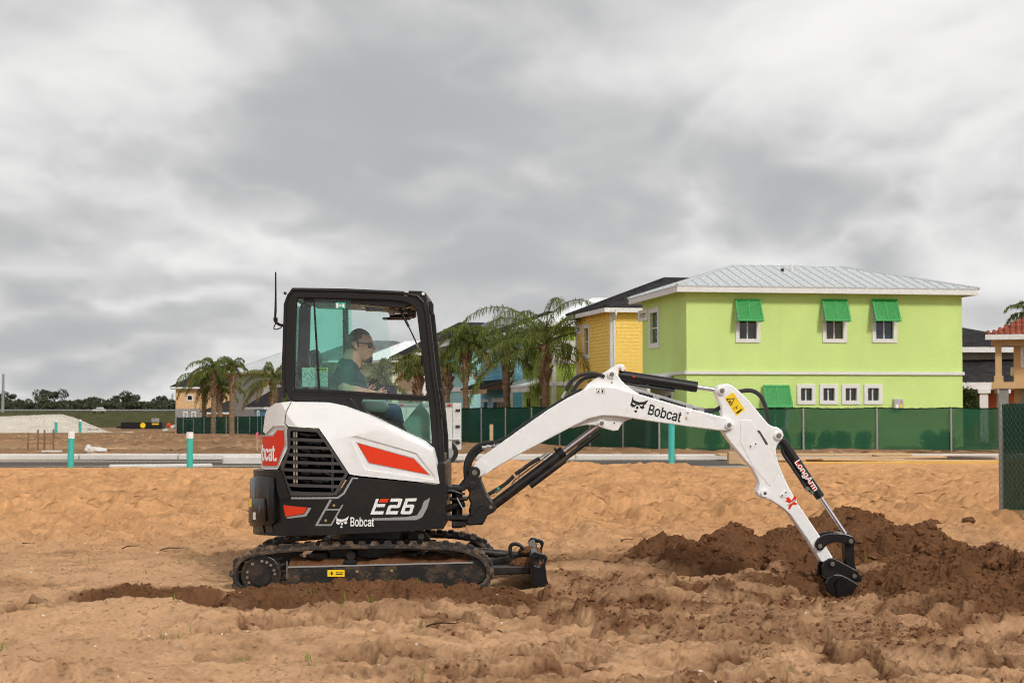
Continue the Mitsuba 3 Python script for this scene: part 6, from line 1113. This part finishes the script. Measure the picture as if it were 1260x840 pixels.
for j, px in enumerate((878, 905, 962, 992, 1017, 1037, 1062, 1144, 1163)):
    c = at(px, 546, 61.6); c[2] = .30; single('shrub', trimesh.Trimesh(*leafball(c, .34, .42, 420, 60 + j, .07), process=False), 'shrub_leaf', ['first', 'second', 'third', 'fourth', 'fifth', 'sixth', 'seventh', 'eighth', 'ninth'][j] + ' dim low shrub from the left behind the green mesh fence', 'shrub', 'low shrubs behind the green mesh fence', smooth=False)
c = at(1192, 490, 83); single('shrub', trimesh.Trimesh(*leafball(c + [0, 0, -.4], .6, 1.2, 900, 79, .10), process=False), 'shrub_leaf', 'leafy shrub in front of the orange house', 'shrub', smooth=False)

# ------------------------------------------------------------------ boards, trailer, container, heaps
add('plywood', diffuse(proc(lambda p, n, uv: mix((.50, .34, .19), (.66, .47, .28), fbm(p.x * .8, p.y * 6, p.z * 20, 4))))); add('yellow_board', diffuse(proc(lambda p, n, uv: mix((.62, .36, .08), (.72, .50, .20), fbm(p.x * 2.5, p.y * 8, p.z * 20, 4)))))
rb = np.random.default_rng(51); nb = 0
for (px0, px1, py, y, dz, dep, mt, tilt, lab) in ((882, 1118, 560.5, 49.5, .05, 1.0, 'plywood', 0.0, 'long flat plywood sheet lying at the back of the board stack'), (940, 1160, 564.5, 48.4, .12, .9, 'plywood', .012, 'long plywood sheet propped in the middle of the board stack'), (1010, 1232, 567.6, 47.4, .16, .7, 'plywood', -.012, 'plywood sheet at the front right of the board stack'),
                                            (972, 1232, 572.5, 46.4, .02, .3, 'yellow_board', .006, 'long yellow timber along the front of the board stack'), (900, 990, 567, 47.8, .04, .5, 'pale_wood', -.01, 'short pale timber left of the board stack'), (1118, 1232, 561, 50.0, .10, .5, 'concrete', 0, 'grey concrete slab at the right end of the boards')):
    a, b = at(px0, py, y), at(px1, py, y); L = b[0] - a[0]; th = .05 if mt != 'yellow_board' else .16; m = rbox([0, 0, 0], [L, dep, th], .01); m.apply_transform(rot([0, 1, 0], math.degrees(-tilt))); m.apply_transform(rot([0, 0, 1], rb.uniform(-1.2, 1.2))); m.apply_translation([(a[0] + b[0]) / 2, y, (a[2] + b[2]) / 2 + .035])
    single('board', m, mt, lab, 'board', 'boards stacked beside the road')
p = at(1084, 557, 48.5); m = rbox([0, 0, 0], [.5, .12, .05], .01); m.apply_transform(rot([0, 1, 0], 12)); m.apply_translation(p + [0, 0, -.12]); single('block', m, 'stake_wood', 'small dark block of wood lying on the plywood', 'block')
m = rbox([0, 0, 0], [.55, .4, .46], .01); m.apply_translation(at(908, 566, 46.6)); single('timber_crate', m, 'pale_wood', 'pale wooden block end showing just left of the arm', 'block')
# enclosed trailer beyond the cab
add('trailer_white', principled((.62, .62, .60), .4)); add('tyre', principled((.014, .013, .012), .8)); add('lamp_red', principled((.45, .02, .015), .3))
k = thing('trailer', 'white enclosed cargo trailer with twin wheels standing on the road behind the cab', 'trailer')
yt = 46.0; a, b = at(462, 553, yt), at(556.5, 496, yt); x0, x1, z0, z1 = a[0], b[0], a[2], b[2]
obj('body', rbox([(x0 + x1) / 2, yt + 1.0, (z0 + z1) / 2], [x1 - x0, 2.0, z1 - z0], .03), 'trailer_white', k)
for i in range(1, 5): obj('side_seam', box([x0 + (x1 - x0) * i / 5, yt - .008, (z0 + z1) / 2], [.02, .02, z1 - z0 - .1]), 'meter_grey', k, smooth=False)
obj('top_rail', rbox([(x0 + x1) / 2, yt - .01, z1 - .04], [x1 - x0 + .04, .06, .09], .01), 'galvanised', k)
for px in (484, 494, 553): p = at(px, 498.6 if px > 500 else 494.6 + 3.6, yt); obj('marker_lamp', rbox([p[0], yt - .04, z1 - .05], [.10, .04, .05], .008), 'lamp_red', k)
dk = obj('rear_door', rbox([x1 + .12, yt + .32, (z0 + z1) / 2 + .0], [.22, .46, z1 - z0 + .02], .01), 'trailer_white', k)
for zz in (.15, .5, .85): obj('hinge', rbox([x1 + .15, yt + .06, z0 + (z1 - z0) * zz], [.12, .05, .06], .008), 'porch_dark', dk)
obj('frame', rbox([(x0 + x1) / 2, yt + 1, z0 - .05], [x1 - x0, 1.9, .1], .01), 'black_trim', k)
for px in (549.8, 536):
    p = at(px, 557.6, yt); r_ = .30; zc_ = -.03 + r_
    w = obj('wheel', cyl([p[0], yt + .02, zc_], [p[0], yt + .24, zc_], r_, 28), 'tyre', k); obj('rim', cat([cyl([p[0], yt + .005, zc_], [p[0], yt + .05, zc_], .18, 20)] + [cyl([p[0] + .1 * math.cos(t), yt - .005, zc_ + .1 * math.sin(t)], [p[0] + .1 * math.cos(t), yt + .02, zc_ + .1 * math.sin(t)], .025, 8) for t in np.arange(5) * 1.2566]), 'galvanised', w)
obj('mudguard', rbox([at(543, 548, yt)[0], yt + .1, .62], [1.0, .26, .05], .02), 'meter_grey', k)
# black roll-off container far left
k = thing('container', 'black roll off waste container with a yellow disc, far left in front of the field', 'container'); yd_ = 258
a, b = at(148.6, 527.6, yd_), at(199.6, 519.4, yd_); L = b[0] - a[0]; Hc = b[2] - a[2]
obj('tub', tm(m3.Manifold.cube((L, 2.4, Hc)).translate((a[0], yd_, a[2])) - m3.Manifold.cube((L - .2, 2.2, Hc)).translate((a[0] + .1, yd_ + .1, a[2] + .2))), 'black_trim', k, smooth=False)
for i in range(9): obj('side_rib', box([a[0] + L * (i + .5) / 9, yd_ - .06, a[2] + Hc / 2], [.1, .1, Hc]), 'black_trim', k, smooth=False)
p = at(176, 523, yd_); obj('disc', cyl([p[0], yd_ - .14, p[2]], [p[0], yd_ - .11, p[2]], .40, 28), 'yellow_decal', k); p = at(191.5, 521.4, yd_); obj('plate', box([p[0], yd_ - .13, p[2]], [1.0, .03, .2]), 'yellow_decal', k, smooth=False)
a = at(145, 527, yd_); obj('tail_rail', rbox([a[0] + .3, yd_ + 1, a[2] + .2], [1.2, 1.5, .3], .05), 'black_trim', k)
for i, px in enumerate((188.2, 191.5, 194)): p = at(px, 516.4, yd_ + 4); single('drum', cyl([p[0], p[1], p[2] - .9], [p[0], p[1], p[2] + .25], .24, 12), 'galvanised', ['leftmost grey drum behind the container', 'middle grey drum behind the container', 'rightmost grey drum behind the container'][i], 'drum', 'grey drums behind the container')
add('pale_sand', diffuse(proc(lambda p, n, uv: mix((.44, .40, .34), (.64, .59, .51), fbm(p.x * .5, p.y * .5, p.z * 1.6, 4)))))
nx, ny = 150, 60; gx = np.linspace(-78, -44, nx); gy = np.linspace(186, 216, ny); GXx, GYy = np.meshgrid(gx, gy, indexing='ij')
prof = np.interp(GXx, [-78, -70, -64, -58.5, -54.5, -53.2, -52.0, -49.5, -47.0], [.9, 1.55, 1.75, 1.95, 2.15, 2.15, 1.8, .8, -.5]); cr = np.clip(1 - np.abs(GYy - 200) / 7.5, -.2, 1); zz = -1.45 + np.minimum(prof, 3.2 * cr * prof / 2) + (N(GXx, GYy, .5, 61, 4) - .5) * .5 * np.clip(cr, 0, 1)
ii = np.arange(nx * ny).reshape(nx, ny); qd = np.stack([ii[:-1, :-1], ii[1:, :-1], ii[1:, 1:], ii[:-1, 1:]], -1).reshape(-1, 4)
single('sand_heap', (np.stack([GXx, GYy, zz], -1).reshape(-1, 3), qd), 'pale_sand', 'long heap of pale sand at the left edge before the trees', 'sand heap', smooth=True)
# rubble bags beside the far kerb, debris
add('bag_white', diffuse((.62, .60, .57)))
for i, (px, py, rx, rz_, y) in enumerate(((108.6, 553.5, .10, .14, 53.5), (119.5, 554.5, .26, .11, 53.5))):
    c = at(px, py, y); r = np.random.default_rng(70 + i); m = trimesh.creation.icosphere(subdivisions=3); m.vertices = m.vertices * (.85 + .4 * meshkit.noise(m.vertices * 2 + i))[:, None] * [rx, .2, rz_] * 1.1 + c; single('rubble_bag', m, 'bag_white', ['small upright white bag beside the far kerb', 'larger white bag lying beside the far kerb'][i], 'bag', smooth=True)
r = np.random.default_rng(77)
for i, (px, py, y, s, mt) in enumerate(((111, 527, 150, .26, 'bag_white'), (118, 527.4, 150, .22, 'bag_white'), (150, 535.5, 95, .10, 'plywood'), (203, 529, 150, .22, 'bag_white'), (215, 525, 172, .35, 'bag_white'), (208, 523, 180, .2, 'red_orange'))):
    c = at(px, py, y); m = trimesh.creation.icosphere(subdivisions=2); m.vertices = m.vertices * (.7 + .7 * r.random((len(m.vertices), 1))) * [s, s * .6, s * (.45 if mt != 'red_orange' else .9)] + c
    single('debris', m, mt, ['white debris lump right of the sand heap, left one', 'white debris lump right of the sand heap, right one', 'tan scrap lying mid field on the left', 'white scrap below the right end of the container', 'pale upright sheet at the left end of the far fence', 'small orange barrier left of the peach house'][i], 'debris', smooth=False)
for i, (px0, px1, py, y) in enumerate(((52, 76, 555, 52.4), (127, 157, 551.6, 55))):
    a, b = at(px0, py, y), at(px1, py, y); single('plank', rbox((a + b) / 2, [b[0] - a[0], .25, .05], .01), ['concrete', 'pale_wood'][i], ['pale plank lying on the far kerb at left', 'yellowish plank on the dirt beyond the kerb'][i], 'plank')
add('pole_grey', diffuse((.30, .30, .29))); p0, p1 = at(3.2, 507, 380), at(4.2, 460, 380); single('utility_pole', tube([p0, p1], [.36, .26], 10), 'pole_grey', 'tall grey utility pole at the left edge above the trees', 'pole')
k = thing('parked_car', 'small pale car far off on the road before the tree line', 'car'); c = at(122, 504.4, 440); add('car_paint', principled((.5, .5, .5), .3))
obj('body', cat([rbox(c + [0, 0, -.1], [3.4, 1.7, .6], .2), rbox(c + [.2, 0, .45], [1.8, 1.5, .5], .2)]), 'car_paint', k); [obj('wheel', cyl(c + [s, -.95, -.5], c + [s, -.7, -.5], .33, 14), 'tyre', k) for s in (-1.05, 1.05)]
single('guard_rail', box([-110, 452, gz(0, 452) + .55], [180, .15, .35]), 'galvanised', 'thin pale guard rail along the far road before the trees', 'rail', smooth=False)
# small damp clods beyond the heap on the right
for i, (px, py, w) in enumerate(((1146, 646, .26), (1155, 650, .12), (1192, 649, .16))):
    y = 3080 / (py - 502); p = at(px, py, y); g = ground_z(p[0], p[1]); r = np.random.default_rng(90 + i); m = trimesh.creation.icosphere(subdivisions=3); m.vertices = m.vertices * (.6 + .8 * meshkit.fbm(m.vertices * 2.5 + i * 3, 3))[:, None] * [w / 2, w / 2, w * .28] + [p[0], p[1], g + .02]
    single('soil_lump', m, 'clod_soil', ['largest dark soil lump on the sand at right', 'smallest dark soil lump on the sand at right', 'rightmost dark soil lump before the near fence'][i], 'soil lump', smooth=True)

# ------------------------------------------------------------------ palms
def leafcol(a, b): return proc(lambda p, n, uv: mix(a, b, fbm(p.x * 1.1, p.y * 1.1, p.z * 1.1, 3)))
add('palm_leaf', {'type': 'principledthin', 'base_color': leafcol((.075, .105, .030), (.22, .26, .072)), 'roughness': .5, 'diff_trans': .7})
add('palm_leaf_dry', {'type': 'principledthin', 'base_color': rgb((.26, .17, .06)), 'roughness': .7, 'diff_trans': .5})
add('palm_rachis', diffuse((.12, .125, .045))); add('palm_trunk', diffuse(proc(lambda p, n, uv: mix((.13, .085, .055), (.34, .23, .15), fbm(p.x * 3, p.y * 3, p.z * 9, 4))))); add('palm_boot', diffuse((.20, .12, .07)))
def frond(o, az, el, L, r, droop, npair, lw, ll, dry):
    """a feather leaf: a rachis that bows over, its long leaflets hanging in all directions from it"""
    m = 16; p = [np.array(o, float)]
    for i in range(m):
        e2 = max(el - droop * ((i + .5) / m) ** 1.25, -1.5); p.append(p[-1] + L / m * np.array([math.cos(az) * math.cos(e2), math.sin(az) * math.cos(e2), math.sin(e2)]))
    p = np.array(p); t = np.linspace(0, 1, m + 1); n = npair * 2; u = np.clip(.13 + .87 * (np.arange(n) // 2 + r.uniform(-.4, .4, n)) / npair, .1, 1); at_ = lambda w: np.stack([np.interp(w, t, p[:, k]) for k in range(3)], 1)
    c = at_(u); tg = at_(np.minimum(u + .05, 1)) - at_(np.maximum(u - .05, 0)); tg /= np.linalg.norm(tg, axis=1, keepdims=True); s = np.where(np.arange(n) % 2, 1, -1)[:, None]; side = np.array([-math.sin(az), math.cos(az), 0])
    le = (ll * np.sin(math.pi * np.clip(.22 + .72 * u, 0, 1)) ** .5 * r.uniform(.75, 1.2, n))[:, None]
    d0 = side * s * .8 + tg * .5 + np.stack([np.zeros(n), np.zeros(n), r.uniform(-.7, .55, n)], 1) + r.normal(0, .2, (n, 3)); d0 /= np.linalg.norm(d0, axis=1, keepdims=True)
    d1 = d0 * .45 + [0, 0, -1.0] + r.normal(0, .16, (n, 3)); d1 /= np.linalg.norm(d1, axis=1, keepdims=True); d2 = d1 * .5 + [0, 0, -1.0]; d2 /= np.linalg.norm(d2, axis=1, keepdims=True)
    q1 = c + d0 * le * .32; q2 = q1 + d1 * le * .36; q3 = q2 + d2 * le * .34; w = np.cross(d0, [0, 0, 1.0]) + r.normal(0, .3, (n, 3)); w = w / np.linalg.norm(w, axis=1, keepdims=True) * lw * .5 * r.uniform(.7, 1.3, (n, 1))
    V = np.stack([c - w * .4, c + w * .4, q1 + w, q1 - w, q2 + w * .8, q2 - w * .8, q3], 1).reshape(-1, 3); k = np.arange(n)[:, None] * 7
    Fc = np.vstack([k + f for f in ([0, 1, 2], [0, 2, 3], [3, 2, 4], [3, 4, 5], [5, 4, 6])])
    return trimesh.Trimesh(V, Fc, process=False), p
def palm(label, px, py_c, py_b, y, R, seed, nf=20, tr=.16, bulge=0.0, group='palms along the fence', lean=0.0, dry=3, dens=64):
    r = np.random.default_rng(seed); k = thing('palm_tree', label, 'palm', group); top = at(px, py_c, y); zb = gz(top[0], y) - .2; bot = np.array([top[0] + lean, y, zb]); zs = np.linspace(0, 1, 40)
    pts = bot + (top - bot) * zs[:, None] + np.stack([.06 * np.sin(zs * 3 + seed), zs * 0, zs * 0], 1); rad = tr * (1.10 - .25 * zs) * (1 + bulge * np.exp(-((zs - .80) / .14) ** 2)) * (1 + .06 * (np.arange(40) % 2) + .08 * (r.random(40) - .5))
    tk_ = obj('trunk', tube(pts, rad, 10), 'palm_trunk', k, smooth=False)
    bo = []
    for i in range(46):
        zt = r.uniform(.72 if not bulge else .58, .99); a = r.uniform(0, 6.28); c = bot + (top - bot) * zt; rr_ = np.interp(zt, zs, rad); o = np.array([math.cos(a), math.sin(a), 0]); bo.append(tube([c + o * rr_ * .85, c + o * (rr_ + .06) + [0, 0, .12], c + o * (rr_ + .16) + [0, 0, .30]], [.08, .055, .02], 4))
    obj('boot', cat(bo), 'palm_boot', tk_, smooth=False, kind='stuff')
    for i in range(nf):
        f = (i + .5) / nf; el = math.radians(84 - 95 * f ** .9 + r.uniform(-10, 10)); az = i * 2.39996 + r.uniform(-.35, .35); L = R * r.uniform(1.25, 1.6) * (.8 if f < .1 else 1); isdry = i >= nf - dry and r.random() < .5
        m, p = frond(top + [0, 0, .10 - .3 * f], az, el, L, r, (2.55 - 1.3 * f) * r.uniform(.85, 1.1), dens, .038 * (y / 90) ** .6, r.uniform(.46, .66) * min(1, R / 2.2) ** .5 , isdry)
        fk = obj('frond', m, 'palm_leaf_dry' if isdry else 'palm_leaf', k, smooth=False); obj('rachis', tube(p, np.linspace(.035, .008, len(p)), 4), 'palm_rachis', fk, smooth=False)
palm('largest palm with a wide drooping crown, in front of the lime house', 670.5, 424, 520, 82, 3.7, 1, 30, .18, .45)
palm('broad drooping palm in front of the sky blue house', 624, 430, 520, 91, 2.3, 2, 22, .18, .35)
palm('tall palm on a slim straight brown trunk right of the cab', 574.5, 418, 520, 84, 1.2, 3, 22, .135, .1)
palm('palm with a thick shaggy trunk just right of the cab frame', 549.5, 448, 500, 100, 1.9, 4, 16, .22, .75)
palm('low palm seen through the front of the cab behind the strut', 514.5, 452, 500, 78, 1.0, 5, 12, .12, .2)
palm('palm seen through the glass in front of the operator', 468, 466, 505, 120, 2.6, 6, 16, .2, .2)
palm('tallest palm of the cluster left of the cab', 262.6, 454, 520, 158, 2.1, 7, 18, .24, .1, dens=50)
palm('shorter palm right behind the tallest of the left cluster', 270.6, 475, 520, 160, 2.0, 8, 16, .24, .1, dens=50)
palm('palm with reaching fronds at the left of the cluster', 252, 470, 520, 162, 2.6, 9, 16, .22, .1, dens=50)
palm('slim palm with a small tight crown left of the cab', 286.4, 449, 520, 150, 1.15, 10, 12, .22, .1, dens=40)
palm('arching palm partly behind the white tail cover', 336, 466, 520, 136, 2.5, 11, 18, .26, .1, dens=54)
palm('palm seen through the rear quarter glass', 392, 470, 520, 130, 2.6, 13, 14, .22, .1, dens=50)
palm('palm top poking in at the right edge above the red roof', 1268, 386, 470, 100, 1.3, 12, 16, .16, .1)
# ------------------------------------------------------------------ far wood
add('wood_leaf', {'type': 'twosided', 'bsdf': {'type': 'diffuse', 'reflectance': proc(lambda p, n, uv: mix((.036, .048, .030), (.105, .115, .070), fbm(p.x * .12, p.y * .12, p.z * .25, 3)))}})
r = np.random.default_rng(99); Ps = []
for row, (yy, base) in enumerate(((482, 2.5), (500, 3.3), (525, 4.3))):
    for x in np.arange(-330, 260, 4.6):
        x_ = x + r.uniform(-2, 2); ht = base * r.uniform(.72, 1.12) * (1 + .45 * (x_ < -95) * (r.random() < .2)); vis = -175 < x_ < -80; rx = r.uniform(2.6, 4.6)
        for b_ in range(r.integers(3, 6)):
            c_ = np.array([x_ + r.uniform(-.6, .6) * rx, yy + r.uniform(-8, 8), .5 + ht * r.uniform(.45, .86)]); rr_ = rx * r.uniform(.3, .55); n_l = 170 if vis else 24
            q = r.normal(0, 1, (n_l, 3)); q /= np.linalg.norm(q, axis=1, keepdims=True); Ps.append(q * (r.random((n_l, 1)) ** .25) * [rr_, rr_, min(rr_ * .75, ht * .3)] + c_)
    n_u = 9000; Ps.append(np.stack([r.uniform(-180, -70, n_u), yy + r.uniform(-3, 3, n_u), .3 + r.random(n_u) * base * .55], 1))
single('far_wood', trimesh.Trimesh(*leaves(np.vstack(Ps), r, .42), process=False), 'wood_leaf', 'dark line of far trees on the horizon at left', 'trees', smooth=False, kind='stuff')
tr = [tube([[x, 478 + r.uniform(-3, 20), .3], [x + r.uniform(-.5, .5), 490, r.uniform(2.0, 3.6)]], [.25, .12], 5) for x in np.arange(-176, -90, 3.1) + r.uniform(-1.5, 1.5, len(np.arange(-176, -90, 3.1)))]
single('far_trunks', cat(tr), 'dead_wood', 'thin trunks among the far line of trees', 'trunks', smooth=False, kind='stuff')
